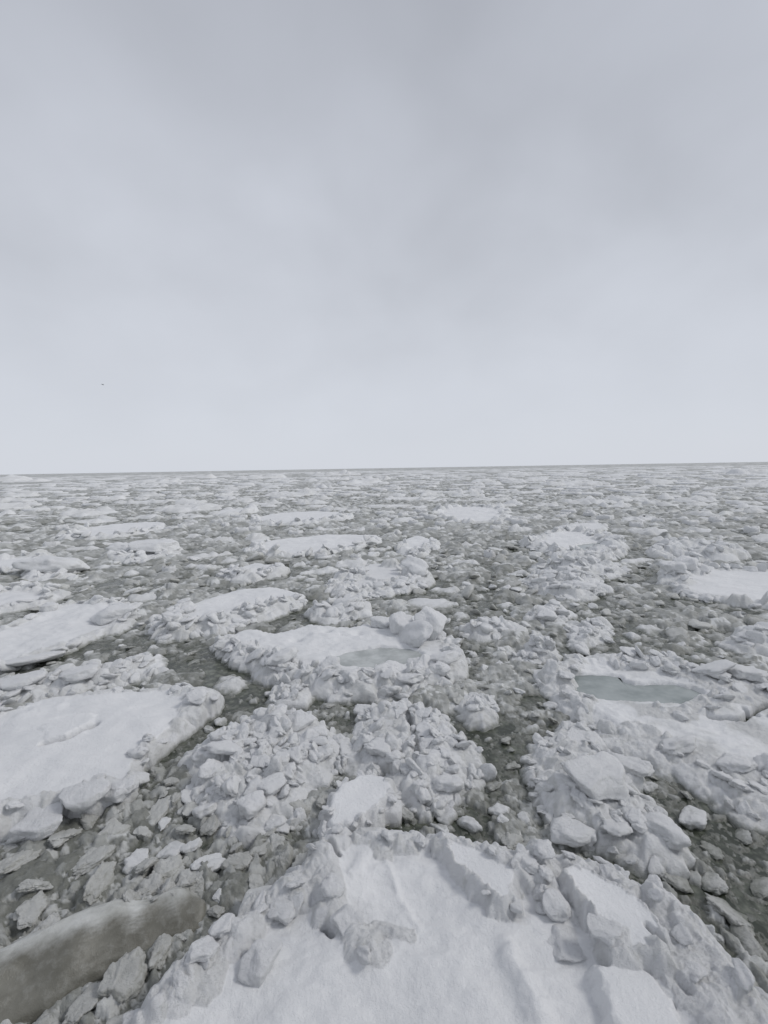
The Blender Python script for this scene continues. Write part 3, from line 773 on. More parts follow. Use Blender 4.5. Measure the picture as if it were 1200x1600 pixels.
  poly=[(508,915),(530,900),(560,893),(600,885),(640,890),(672,895),(668,915),(640,922),(600,930),(560,935),(520,930)], fb=.25, rim=1.2, rimh=.12, edge=.25, wob=.2, dune=.12, parts=True, nblocks=30, bmax=.3, allrub=True,
  feats=[('slab',[(560,888),(575,880),(600,879),(628,890),(625,903),(590,907),(570,900)],[.34,.34,.34,.30,.28,.28,.32],3,1)],
  blocks=[(648,900,46,.65,1.2,-.5,(.45,.3),.5),(650,893,26,.8,1,.4)]),
 dict(ref='the broad floe at the right edge', label='broad flat snowy floe with rubble heaped on its left end at the right edge', group=G_MID,
  poly=[(1028,905),(1045,884),(1085,880),(1150,890),(1240,885),(1320,900),(1300,945),(1200,949),(1120,936),(1060,926)], fb=.45, rim=.30, rimh=.05, edge=.2, wob=.14, dune=.06, parts=True, nblocks=26, bmax=.3,
  feats=[('ridge',[(1040,905),(1060,893),(1085,885)],.8,.35,1.0),('ridge',[(1095,888),(1200,890)],.3,.12,.4)], blocks=[(1070,895,40,.9,1,.2),(1050,903,36,.9,1,.2),(1092,893,30,.9,1,.2)]),
 dict(ref='the small pooled floe at the right', label='distant rubble floe with a small pale green pool, right of centre', group=G_MID,
  poly=[(808,846),(850,836),(875,826),(900,826),(950,835),(978,850),(970,870),(920,876),(870,868),(830,856)], fb=.40, rim=1.1, rimh=.15, edge=.22, wob=.2, dune=.10, parts=True, nblocks=30, bmax=.32,
  feats=[('pool',[(896,857),(905,851),(940,848),(947,853),(925,860),(900,863)],.10,M_POOL),('snowpatch',[(845,838),(890,828),(925,836),(890,846),(860,846)]),('ridge',[(905,866),(940,862),(970,852)],.5,.2,.6)],
  blocks=[(960,850,30,.8,1,0)]),
 dict(ref='the thin slab at the right', label='thin flat snow slab lying just behind the small pooled floe right of centre', group=G_MID,
  poly=[(878,823),(900,817),(945,817),(950,826),(925,830),(895,827)], fb=.55, rim=.2, rimh=.02, edge=.12, wob=.1, dune=.05, parts=False),
 dict(ref='the split white floe', label='bright white floe in two snowy steps, beyond the round ice cake and to its right', group=G_MID,
  poly=[(672,800),(700,793),(740,790),(800,796),(793,813),(750,817),(715,815),(690,810)], fb=.40, rim=.5, rimh=.08, edge=.25, wob=.25, dune=.12, dune_len=2, parts=True, nblocks=10, bmax=.4,
  feats=[('ridge',[(700,800),(740,797),(790,802)],.6,.2,0)], blocks=[(680,818,26,.9,1,0)]),
 dict(ref='the far white floe left of centre', label='long white floe with humps along its back, directly beyond the flat pointed floe', group=G_MID,
  poly=[(385,812),(420,802),(500,797),(562,802),(540,812),(470,819),(400,821)], fb=.40, rim=.7, rimh=.10, edge=.25, wob=.3, dune=.12, dune_len=2, parts=True, nblocks=14, bmax=.4, rim_front=True, blocks=[(470,820,30,.7,1.2,.1),(510,798,22,.8,1.2,.1)]),
 dict(ref='the far snowy floe at the left', label='wide flat snowy floe with brownish rubble on its near right side at the left', group=G_MID,
  poly=[(80,838),(130,824),(200,816),(262,814),(262,822),(240,830),(170,841),(90,844)], fb=.42, rim=.9, rimh=.12, edge=.25, wob=.25, dune=.08, parts=True, nblocks=18, bmax=.4, rim_front=True, blocks=[(205,838,30,.8,1.3,.1),(190,842,26,.8,1.3,.1)]),
 dict(ref='the bright strip floe', label='slim bright floe in the far left, right of the wide flat snowy one', group=G_MID,
  poly=[(325,803),(350,795),(400,793),(398,801),(350,806)], fb=.40, rim=.4, rimh=.06, edge=.25, wob=.2, dune=.06),
 dict(ref='the rough floe above the long snowy one', label='rough snow dusted floe just beyond the long snowy floe, left', group=G_MID,
  poly=[(340,900),(360,886),(400,878),(445,880),(448,892),(420,903),(370,910)], fb=.36, rim=.7, rimh=.1, edge=.22, wob=.2, dune=.12, parts=True, nblocks=20, bmax=.3, rim_front=True),
 dict(ref='the pointed left floe', label='grey tilted wedge of ice with a smooth face, left, behind the block laden floe', group=G_MID,
  poly=[(36,901),(60,886),(108,878),(126,889),(100,903),(50,908)], fb=.30, rim=.5, rimh=.08, edge=.22, wob=.15, dune=.08, parts=True, nblocks=8, bmax=.25,
  blocks=[(82,890,72,.55,1.35,.1,(-.15,.1),.2)]),
 dict(ref='the boulder floe at the left', label='hummocky floe with one long rounded snow boulder on the left side', group=G_MID,
  poly=[(160,868),(185,856),(220,852),(270,852),(282,864),(250,876),(200,880)], fb=.30, rim=.8, rimh=.12, edge=.22, wob=.2, dune=.12, parts=True, nblocks=12, bmax=.3,
  blocks=[(241,862,62,.6,1.3,.1,(.05,.05),.25),(195,860,40,.7,1.2,.1)]),
 dict(ref='the low floe at the left edge', label='low snowy floe cut by the left edge above the block laden floe', group=G_MID,
  poly=[(-90,945),(-20,928),(20,918),(70,918),(105,926),(80,940),(20,952),(-90,975)], fb=.34, rim=.5, rimh=.08, edge=.22, wob=.2, dune=.12, parts=True, nblocks=16, bmax=.3),
 dict(ref='the thin floe at the left edge', label='thin white floe at the left edge, left of the grey tilted wedge', group=G_MID,
  poly=[(-90,885),(-20,878),(30,868),(75,866),(85,876),(30,890),(-40,900)], fb=.34, rim=.4, rimh=.06, edge=.22, wob=.2, dune=.08, parts=True, nblocks=10, bmax=.3),
 dict(ref='the crumbly floe left of the broad one', label='crumbly oval patch of frozen brash in the slush left of the broad right floe', group=G_MID,
  poly=[(812,906),(850,895),(895,890),(935,905),(944,925),(920,938),(880,938),(830,925)], fb=.24, rim=2, rimh=.12, edge=.28, wob=.25, dune=.12, parts=True, nblocks=34, bmax=.32, allrub=True, blocks=[(905,925,40,.6,1.3,.1)]),
 dict(ref='the hooked rubble floe', label='hook shaped rubble floe behind the meltwater floe', group=G_MID,
  poly=[(873,988),(900,975),(935,972),(955,985),(950,1002),(928,1003),(912,1018),(893,1012),(897,1000)], fb=.26, rim=2, rimh=.10, edge=.24, wob=.14, dune=.1, parts=True, nblocks=22, bmax=.24, allrub=True),
 dict(ref='the low floe behind the meltwater floe', label='low flat rubble floe touching the left rear corner of the meltwater floe', group=G_MID,
  poly=[(800,1026),(828,1009),(868,1010),(878,1022),(845,1036),(815,1034)], fb=.22, rim=2, rimh=.10, edge=.22, wob=.12, dune=.08, parts=True, nblocks=14, bmax=.2, allrub=True),
 dict(ref='the lone lump', label='lone chunky rubble lump afloat in the channel between cracked floe and meltwater floe', group=G_MID,
  poly=[(720,1112),(728,1092),(745,1086),(765,1090),(775,1103),(766,1126),(738,1132)], fb=.34, rim=2, rimh=.12, edge=.22, wob=.10, dune=.08, parts=True, nblocks=12, bmax=.16, allrub=True, blocks=[(745,1100,40,.6,1,.3)]),
 dict(ref='the ragged floe', label='ragged low rubble floe in the slush right of the upended blocks', group=G_MID,
  poly=[(718,988),(745,968),(785,973),(817,980),(800,995),(765,1000),(735,998)], fb=.22, rim=2, rimh=.10, edge=.24, wob=.16, dune=.1, parts=True, nblocks=18, bmax=.24, allrub=True),
 dict(ref='the ring of rubble', label='small ring of rubble with a sunken middle below the oval pooled floe', group=G_MID,
  poly=[(415,1088),(440,1071),(475,1070),(486,1086),(465,1103),(432,1102)], fb=.24, rim=2, rimh=.12, edge=.2, wob=.10, dune=.06, parts=True, nblocks=12, bmax=.16, allrub=True, feats=[('hollow',(452,1083),.35,.25)]),
 dict(ref='the small flat floe', label='small flat greyish floe in dark water left of the oval pooled floe', group=G_MID,
  poly=[(322,1078),(350,1056),(386,1057),(389,1070),(362,1082)], fb=.20, rim=.3, rimh=.05, edge=.2, wob=.10, dune=.06, parts=False),
 dict(ref='the far right rubble floe', label='low wavy rubble floe beyond the broad floe at the right', group=G_MID,
  poly=[(1010,866),(1040,852),(1110,853),(1167,862),(1150,875),(1070,877)], fb=.28, rim=1.5, rimh=.14, edge=.25, wob=.25, dune=.14, parts=True, nblocks=20, bmax=.35, allrub=True),
 dict(ref='the brash floe at the right edge', label='rough rubble floe at the right edge below the broad snowy one', group=G_MID,
  poly=[(1130,1003),(1168,987),(1220,985),(1300,990),(1300,1025),(1200,1022),(1165,1018)], fb=.26, rim=2, rimh=.12, edge=.25, wob=.18, dune=.12, parts=True, nblocks=22, bmax=.26, allrub=True),
 dict(ref='the pale lump floe', label='pale rounded lump of rubble behind the oval pooled floe, near the centre', group=G_MID,
  poly=[(478,960),(500,945),(540,935),(575,940),(585,955),(550,968),(505,972)], fb=.26, rim=2, rimh=.14, edge=.25, wob=.18, dune=.14, parts=True, nblocks=22, bmax=.28, allrub=True, blocks=[(535,955,44,.6,1.3,.3)]),
 dict(ref='the crusted floe', label='crusted grey rubble floe right of centre between the lone lump and the slush field', group=G_MID,
  poly=[(820,965),(835,955),(870,950),(890,960),(870,975),(840,978)], fb=.26, rim=2, rimh=.12, edge=.25, wob=.16, dune=.12, parts=True, nblocks=12, bmax=.26, allrub=True, blocks=[(852,968,34,.8,1,.3)]),
 dict(ref='the long rubble floe', label='long low rubble floe right of centre, in front of the small pooled floe', group=G_MID,
  poly=[(828,892),(850,882),(900,878),(960,882),(985,893),(950,902),(890,903)], fb=.25, rim=2, rimh=.12, edge=.25, wob=.22, dune=.14, parts=True, nblocks=24, bmax=.3, allrub=True),
]
for i, sp in enumerate(SPECS):
    sp['seed'] = 37 * i + 5
    build_floe(sp)
print('traced floes', round(time.time() - T_START, 1), N_TRI)

# ------------------------------------------------------------------ the dirty tilted slab, lower left
def dirty_slab():
    """a long smooth wet block, half sunk and rolled so that one flank faces up out of the brash"""
    rr = np.random.default_rng(8)
    A = np.array(at(-170, 1608, .10)); Bp = np.array(at(318, 1424, .10))
    ax = Bp - A; L = np.linalg.norm(ax); ax /= L; pr = np.array([-ax[1], ax[0]])
    c = (A + Bp) / 2
    V, F = ICO[5]
    p = 3.6
    S = V / ((np.abs(V) ** p).sum(1) ** (1 / p))[:, None]
    tp = 1 - .20 * S[:, 0] + .10 * pn(S[:, 0] * 2.6, S[:, 0] * 0 + 3.3, 91)
    x = S[:, 0] * L * .52; y = S[:, 1] * .40 * tp; z = S[:, 2] * .25 * tp
    y = y + .10 * np.sin(S[:, 0] * 2.4 + .6) + .07 * pn(x / .5, z / .5 + 7, 93)
    Pq = np.stack([x, y, z], 1)
    n = .13 * n3(Pq / .6, 1.0, 71) + .05 * np.abs(n3(Pq / .2, 1.0, 81)) + .012 * n3(Pq / .07, 1.0, 85)
    Pq += V * n[:, None]
    t = math.radians(27); ct, st = math.cos(t), math.sin(t)
    y2 = Pq[:, 1] * ct - Pq[:, 2] * st; z2 = Pq[:, 1] * st + Pq[:, 2] * ct + .07
    W = np.stack([Pq[:, 0] * ax[0] + y2 * pr[0], Pq[:, 0] * ax[1] + y2 * pr[1], z2], 1)
    crust = sstep(.08, .40, Pq[:, 1] + .16 * n3(Pq / .22, 1.0, 95))       # crumbled, paler far edge
    W[:, 2] += crust * .05 * np.abs(n3(Pq / .11, 1.0, 97))
    o = mesh_obj('ice_slab', W, F, M_DIRTY, None, (c[0], c[1], 0), {'crust': crust, 'tone': .5 + .5 * n3(Pq / .3, 1.0, 99)})
    for i in range(95):
        u = rr.uniform(-.53, .53) * L; v = .20 + .42 * rr.random()
        s_ = .045 + .15 * rr.random() ** 2.5
        q = c + ax * u + pr * v
        put_block('ice_block', LIB_GREY[i % len(LIB_GREY)], o, (c[0], c[1], 0), q[0], q[1], .25 - .45 * abs(v - .28) + .03 * rr.normal(), s_, (rr.normal() * .5, rr.normal() * .5, rr.random() * 6.28), .7, 1.1, .3 * rr.random())
    tag(o, 'dirty brown wet slab of ice tilted up out of the slush at the lower left', 'ice slab')
    P = np.array([c + ax * a * L * .5 + pr * b * .40 for a, b in ((-1, -1), (1, -.7), (1, .7), (-1, 1))])
    FLOES.append(('the dirty tilted slab', P, c, o, np.linalg.norm(P - c, axis=1).max()))
dirty_slab()

# ------------------------------------------------------------------ further floes, out to the horizon
def overlaps(x, y, rad, gap):
    for _, P, c, _o, br in FLOES:
        dd = math.hypot(c[0] - x, c[1] - y)
        if dd < br + rad + 1:
            if sdist(np.array([[x]]), np.array([[y]]), P)[0, 0] > -(rad * .75 + gap): return True
    return False
def rand_poly(r, x, y, a, b, ang):
    n = int(r.integers(9, 14)); t = np.sort((np.arange(n) + r.random(n) * .7) / n * 6.2832)
    rr = 1 + .24 * r.normal(size=n)
    rr = np.clip(rr, .6, 1.4)
    u, v = a * rr * np.cos(t), b * rr * np.sin(t)
    ca, sa = math.cos(ang), math.sin(ang)
    return np.c_[x + ca * u - sa * v, y + sa * u + ca * v]
r2 = np.random.default_rng(77)
cands = []
for band, (d0, d1, n, smin, smax) in enumerate(((10, 18, 46, .28, .75), (16, 30, 80, .35, 1.2), (30, 60, 130, .6, 3.2), (60, 130, 190, 1.6, 7.5), (130, 320, 420, 2.8, 12.0), (320, 900, 560, 6.0, 24.0))):
    for _ in range(n):
        for _try in range(8):
            D = math.sqrt(r2.uniform(d0 ** 2, d1 ** 2)); th = r2.uniform(-.80, .80)
            x, y = D * math.sin(th), D * math.cos(th)
            a = smin * (1 - r2.random() * .97) ** -.55; a = min(a, smax); b = a * r2.uniform(.5, .9)
            if not overlaps(x, y, a, .3):
                P = rand_poly(r2, x, y, a, b, r2.normal() * .5)
                FLOES.append((None, P, np.array([x, y]), None, a * 1.3))
                cands.append((a * b / D ** 3, D, th, a, b, P)); break
cands.sort(key=lambda t: -t[0])
N_IND = 300 - len(SPECS) - 2
WORDS = ['first', 'second', 'third', 'fourth', 'fifth', 'sixth', 'seventh', 'eighth', 'ninth', 'tenth', 'eleventh', 'twelfth', 'thirteenth', 'fourteenth', 'fifteenth', 'sixteenth', 'seventeenth', 'eighteenth', 'nineteenth', 'twentieth']
def far_spec(k, c):
    q, D, th, a, b, P = c
    flat = (k * 7919) % 10 < (6 if D > 40 else 4)
    lod = 1.25 if D < 60 else 1.6
    s = dict(wpoly=P, seed=5000 + 13 * k, fb=(.20 if a < 1 else .34) + .12 * ((k * 31) % 7) / 7, edge=.25 + D * .0012, wob=min(.4, .12 * a + .05), white=(.75 if flat else .45), fbk=.5, rk=.35, lh=.7, dune=.05, dune_len=max(1.2, a * .7), lod=lod, nmax=250,
             rim=(.15 * a if flat else 3 * a), rimh=.05 if flat else .10, rim_front=flat, den=.8, smin=max(.06, 2.5 * D / 448), smax=max(.25, 6 * D / 448))
    s['_flat'] = flat; s['_D'] = D; s['_a'] = a; s['_x'] = px_of(*P.mean(0))[0]
    return s
specs2 = [far_spec(k, c) for k, c in enumerate(cands[:N_IND])]
groups = {}
FLOES = [f for f in FLOES if f[3] is not None]
TR = [(f[0], f[2], f[4]) for f in FLOES if f[0]]
for s in specs2:
    c = np.mean(s['wpoly'], 0); D = s['_D']
    kind = 'snowy floe' if s['_flat'] else 'rubble floe'
    sz = s['_a'] * FPX / D
    size = 'tiny' if sz < 10 else 'small' if sz < 20 else 'medium' if sz < 40 else 'large'
    if D < 75:
        ref, rc, rb = min(TR, key=lambda t: math.hypot(t[1][0] - c[0], t[1][1] - c[1]) - t[2])
        dx, dy = c[0] - rc[0], c[1] - rc[1]
        rel = ('beyond' if dy > 0 else 'nearer than') if abs(dy) > abs(dx) * 1.2 else ('right of' if dx > 0 else 'left of')
        key = f'{size} {kind} {rel} {ref}'
    else:
        band = 'in the far field' if D < 130 else 'far out' if D < 320 else 'just under the horizon'
        x = s['_x']
        side = 'at the left edge' if x < 150 else 'left of centre' if x < 480 else 'at the centre' if x < 720 else 'right of centre' if x < 1050 else 'at the right edge'
        key = f'{size} {kind} {band} {side}'
    groups.setdefault(key, []).append(s)
for key, L in groups.items():
    L.sort(key=lambda s: s['_x'])
    for i, s in enumerate(L):
        s['label'] = key if len(L) == 1 else f'{key}, {WORDS[i]} from left' if i < 20 else key
        s['group'] = 'distant floes scattered across the ice field' if s['_D'] >= 75 else G_MID
for s in specs2: build_floe(s)
# the rest reads as one mass
def far_mass(cs):
    Vs, Qs, Ts = [], [], []; off = 0
    for k, (q, D, th, a, b, P) in enumerate(cs):
        c = P.mean(0); n = 20
        t = np.linspace(0, 2 * math.pi, n, endpoint=False)
        P2 = smooth_poly(P, 1); ang = np.arctan2(P2[:, 1] - c[1], P2[:, 0] - c[0]); rad = np.hypot(*(P2 - c).T)
        o = np.argsort(ang); rr = np.interp(t, ang[o], rad[o], period=2 * math.pi)
        h = .3 + .25 * ((k * 17) % 9) / 9
        rings = []
        for f, z in ((1.06, -.05), (1.0, h * .7), (.93, h), (.7, h * 1.05), (.4, h), (.12, h * 1.02)):
            rings.append(np.c_[rr * f * np.cos(t), rr * f * np.sin(t), z + (0 if z < 0 else .16) * pn(t * 2.3 + k, np.full(n, f * 9.1 + k), 3)])
        V = np.concatenate(rings); V[:, 0] += c[0]; V[:, 1] += c[1]
        j = np.arange(n); j2 = (j + 1) % n
        Q = np.concatenate([np.stack([i * n + j, i * n + j2, (i + 1) * n + j2, (i + 1) * n + j], 1) for i in range(5)] + [np.stack([5 * n + j[::2], 5 * n + j[1::2], 5 * n + (j[1::2] + 1) % n, np.full(n // 2, 5 * n)], 1)[1:-1]])
        Vs.append(V); Qs.append(Q + off); Ts.append(np.full(len(V), .7)); off += len(V)
    V = np.concatenate(Vs)
    o = mesh_obj('drift_ice', V, np.concatenate(Qs), M_RUB, None, (0, 0, 0), {'tone': np.concatenate(Ts), 'snow': np.full(len(V), .7)})
    tag(o, 'countless far floes merging into a white mass under the horizon', 'drift ice', None, 'stuff')
far_mass(cands[N_IND:])
print('all floes', round(time.time() - T_START, 1), N_TRI)

# ------------------------------------------------------------------ water
def water():
    xs = np.array([0, 2, 5, 10, 20, 40, 80, 160, 400, 1000, 3000, 9500.])
    t = np.linspace(0, 2 * math.pi, 96, endpoint=False)
    V = np.concatenate([np.c_[x * np.cos(t), x * np.sin(t), np.zeros(96)] for x in xs[1:]])
    j = np.arange(96); j2 = (j + 1) % 96
    Q = np.concatenate([np.stack([i * 96 + j, (i + 1) * 96 + j, (i + 1) * 96 + j2, i * 96 + j2], 1) for i in range(len(xs) - 2)])
    Q = np.concatenate([Q, np.array([[0, k, k + 1, k + 2] for k in range(1, 94, 2)])])
    o = mesh_obj('sea_water', V, Q, M_WATER)
    tag(o, 'murky grey green sea water thick with slush', None, None, 'structure')
water()

# ------------------------------------------------------------------ brash ice between the floes
class Polar(Field):
    def __init__(F):
        lr = [math.log(3.4)]
        while lr[-1] < math.log(7500):
            r = math.exp(lr[-1])
            lr.append(lr[-1] + (.0042 if r < 110 else .0042 + (r - 110) / 400 * .006 if r < 500 else .012 if r < 900 else .03))
        F.lr = np.array(lr); F.nc = 640; F.t0, F.t1 = -.92, .92
        F.ths = np.linspace(F.t0, F.t1, F.nc)
        R_, T_ = np.meshgrid(np.exp(F.lr), F.ths, indexing='ij')
        F.RR = R_; F.X = R_ * np.sin(T_); F.Y = R_ * np.cos(T_)
        L_, _ = np.meshgrid(F.lr, F.ths, indexing='ij')
        F.LL, F.TT = L_, T_
        F.T = np.full_like(F.X, .15); F.R = np.zeros_like(F.X)
        k = 70.0
        F.WU = fbm(T_ * k, L_ * k, 3, 3); F.WV = fbm(T_ * k + 31, L_ * k, 9, 3)
        F.dens = fbm(F.X / 2.6, F.Y / 3.4, 301, 3)
    def win(F, cx, cy, s):
        d = math.hypot(cx, cy); th = math.atan2(cx, cy)
        a = s / d
        i0 = np.searchsorted(F.lr, math.log(max(1, d - s))) - 1; i1 = np.searchsorted(F.lr, math.log(d + s)) + 1
        q = (F.nc - 1) / (F.t1 - F.t0)
        j0 = int((th - a - F.t0) * q); j1 = int((th + a - F.t0) * q) + 2
        i0, j0 = max(0, i0), max(0, j0)
        if i1 <= i0 or j1 <= j0: return None
        return (slice(i0, i1), slice(j0, j1))
B = Polar()
# how deep inside a floe each spot is
inside = np.full(B.X.shape, -9.0)
for _, P, c, o, br in FLOES:
    sl = B.win(c[0], c[1], br + .5)
    if sl is None or B.X[sl].size == 0: continue
    inside[sl] = np.maximum(inside[sl], sdist(B.X[sl], B.Y[sl], P))
# leads of open, dark water (photo pixels, radius in pixels across)
LEADS = [(320,1055,60),(290,1045,40),(680,915,26),(1032,905,30),(1195,1290,40),(740,1180,30),(770,1130,30),(820,1090,24),(390,1090,30),(640,1285,50),(700,1280,40),(1060,1215,30),(1130,1300,60),(1180,1340,60),(1120,1400,50),(1180,1440,60),(350,865,16),(330,1350,46),(300,1390,30),(240,1190,24),(740,1300,40),(560,1330,0)]
lead = np.zeros(B.X.shape)
for qx, qy, w in LEADS:
    if w == 0: continue
    x, y = at(qx, qy); s = w * math.hypot(x, y, CAM_H) / FPX
    sl = B.win(x, y, s * 2.4)
    if sl is None: continue
    lead[sl] = np.maximum(lead[sl], np.exp(-((B.X[sl] - x) ** 2 + (B.Y[sl] - y) ** 2) / s ** 2))
dens = B.dens + .22 - 1.0 * lead
dens0 = dens.copy()
# places where the brash is jammed into a closed pack (photo pixels, width in pixels)
JAMS = [(60,1320,110),(150,1370,120),(40,1420,110),(260,1310,90),(230,1240,60),(250,1400,60),(420,1370,50),(440,1310,60),(300,1215,40),(120,1580,110),(260,1500,70),(200,1545,80),(1080,1375,36),(1150,1510,50),(560,1165,30)]
for qx, qy, w in JAMS:
    x, y = at(qx, qy); s = w * math.hypot(x, y, CAM_H) / FPX
    sl = B.win(x, y, s * 2.4)
    dens[sl] += .60 * np.exp(-((B.X[sl] - x) ** 2 + (B.Y[sl] - y) ** 2) / s ** 2)
dens -= .5 * np.exp(-((inside + .22) / .2) ** 2) * sstep(-.25, .35, fbm(B.X / 1.1, B.Y / 1.1, 305, 2) + .05) * sstep(60, 25, B.RR)      # narrow gaps of water round the floes
# soft mush just at the water surface
lam = np.clip(B.RR * .02, .22, 2.0)
B.Z = -.045 + .05 * fbm(B.X / .5, B.Y / .5, 401, 3) * sstep(90, 20, B.RR) + .035 * dens0
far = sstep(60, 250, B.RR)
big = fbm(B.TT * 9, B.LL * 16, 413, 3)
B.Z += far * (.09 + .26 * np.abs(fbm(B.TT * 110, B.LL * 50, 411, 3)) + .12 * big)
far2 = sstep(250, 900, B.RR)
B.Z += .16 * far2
B.T += far2 * .16 + far * (.20 + .95 * fbm(B.TT * 75, B.LL * 45, 421, 3) + .25 * big)  # paler tone towards the horizon is painted in place of haze
rb = np.random.default_rng(99)
def brash(n, lo, hi, dmin, dmax, thr, hs, t0=.10, t1=.85, base=-.05):
    """lumps of angular half width lo..hi (radians) at log-uniform distance"""
    L = np.exp(rb.uniform(math.log(dmin), math.log(dmax), n)); TH = rb.uniform(-.86, .86, n)
    U = rb.random(n)
    A = lo * (1 - U * (1 - (lo / hi) ** 1.4)) ** (-1 / 1.4)
    S = np.minimum(A * np.hypot(L, CAM_H), .55 + L * .004)
    RR = rb.random((n, 17)); o = np.argsort(-S)
    qi = np.clip(np.searchsorted(B.lr, np.log(L)), 0, len(B.lr) - 1); qj = np.clip(((TH - B.t0) / (B.t1 - B.t0) * (B.nc - 1)).astype(int), 0, B.nc - 1)
    ok = (inside[qi, qj] < .05) & (dens[qi, qj] > thr - .35 * RR[:, 16])
    for i in o:
        if not ok[i]: continue
        s = S[i]
        h = s * (.30 + .50 * RR[i, 6]) * hs
        z0 = max(base, B.Z[qi[i], qj[i]]) - .30 * h
        tone = np.clip(t0 + t1 * RR[i, 7] ** 1.25 + .35 * max(-.2, dens0[qi[i], qj[i]] - .15) - .28 * (dens[qi[i], qj[i]] - dens0[qi[i], qj[i]]), .02, 1)
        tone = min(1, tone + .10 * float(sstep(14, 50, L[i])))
        B.splat(L[i] * math.sin(TH[i]), L[i] * math.cos(TH[i]), s, min(h, .34), min(z0, .22), tone, RR[i], .25 + .8 * RR[i, 8], .32)
brash(9000, .010, .030, 3.6, 130, .16, .85)
brash(32000, .0052, .013, 3.6, 300, -.05, .8)
brash(44000, .0032, .0068, 4, 420, -.50, .8)
brash(42000, .0032, .011, 3.6, 60, -.50, .32, .02, .45, -.006)
LOOSE = [(740,1180,60),(780,1120,60),(690,1290,60),(610,1280,40),(400,1095,50),(800,1250,50),(780,1050,60),(860,1000,60),(1000,980,70),(760,930,60),(960,940,60),(240,1180,40),(520,1105,40),(1110,1350,40),(1070,1250,50),(1160,1310,50),(310,1050,50),(200,1010,50),(640,930,50)]
for qx, qy, w, q in [(a, b, c, 1.0) for a, b, c in JAMS] + [(a, b, c, .55) for a, b, c in LOOSE]:                       # broken pieces of every size, jammed and half sunk
    x0, y0 = at(qx, qy); sp = w * math.hypot(x0, y0, CAM_H) / FPX
    nj = int(230 * q * (w / 100) ** 1.3)
    sz = np.sort(.028 * (1 - rb.random(nj) * (1 - (.028 / (.26 * q)) ** 1.3)) ** (-1 / 1.3))[::-1]
    for s in sz:
        x, y = x0 + rb.normal() * sp * .55, y0 + rb.normal() * sp * .55
        i = np.searchsorted(B.lr, math.log(math.hypot(x, y))); j = int((math.atan2(x, y) - B.t0) / (B.t1 - B.t0) * (B.nc - 1))
        if not (0 < i < len(B.lr) and 0 <= j < B.nc) or inside[i, j] > .05: continue
        R_ = rb.random(17); h = s * (.35 + .5 * R_[6])
        B.splat(x, y, s, h, min(max(-.02, B.Z[i, j]), .10) - .3 * h, .10 + .62 * R_[7] ** 1.1, R_, .1 + .6 * R_[8], .34)
w1 = B.RR * .0125; w1 = np.maximum(w1, .07)
B.Z += B.R * (.030 * sstep(100, 10, B.RR) + .01) * np.abs(fbm(B.TT * 90, B.LL * 90, 501, 2))
ny, nx = B.X.shape
ii = np.arange(ny * nx).reshape(ny, nx)
Q = np.stack([ii[:-1, :-1], ii[1:, :-1], ii[1:, 1:], ii[:-1, 1:]], -1).reshape(-1, 4)[:, ::-1]
Zf = B.Z.ravel(); If = inside.ravel()
keep = (Zf[Q] > -.012).any(1) & (If[Q] < .30 + .004 * B.RR.ravel()[Q]).any(1)
Vb = np.stack([B.X, B.Y, B.Z], -1).reshape(-1, 3)
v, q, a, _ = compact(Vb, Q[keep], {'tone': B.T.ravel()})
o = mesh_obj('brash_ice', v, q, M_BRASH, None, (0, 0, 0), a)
tag(o, 'grey brash ice and slush packed between the floes', 'brash ice', None, 'stuff')
N_TRI += 2 * len(q)
print('brash', round(time.time() - T_START, 1), N_TRI, len(q))

# ------------------------------------------------------------------ loose chunks afloat, one by one
def zb(x, y):
    i = min(len(B.lr) - 1, np.searchsorted(B.lr, math.log(math.hypot(x, y)))); j = int((math.atan2(x, y) - B.t0) / (B.t1 - B.t0) * (B.nc - 1))
    return max(0, B.Z[i, min(B.nc - 1, max(0, j))])
def inside_any(x, y):
    i = min(len(B.lr) - 1, np.searchsorted(B.lr, math.log(math.hypot(x, y)))); j = int((math.atan2(x, y) - B.t0) / (B.t1 - B.t0) * (B.nc - 1))
    return inside[i, min(B.nc - 1, max(0, j))]
CHUNKS = []
def chunk(x, y, s, rot, flat, asp, white, hero=False):
    lib = (LIB_NEAR if white else LIB_GREY) if math.hypot(x, y) < 16 else (LIB_FAR if white else LIB_GREYFAR)
    k = len(CHUNKS)
    o = put_block('ice_chunk', lib[(k * 7) % len(lib)], None, (0, 0, 0), x, y, min(zb(x, y), .15) + s * flat * .18, s, rot, flat, asp)
    CHUNKS.append((o, x, y, s, white))
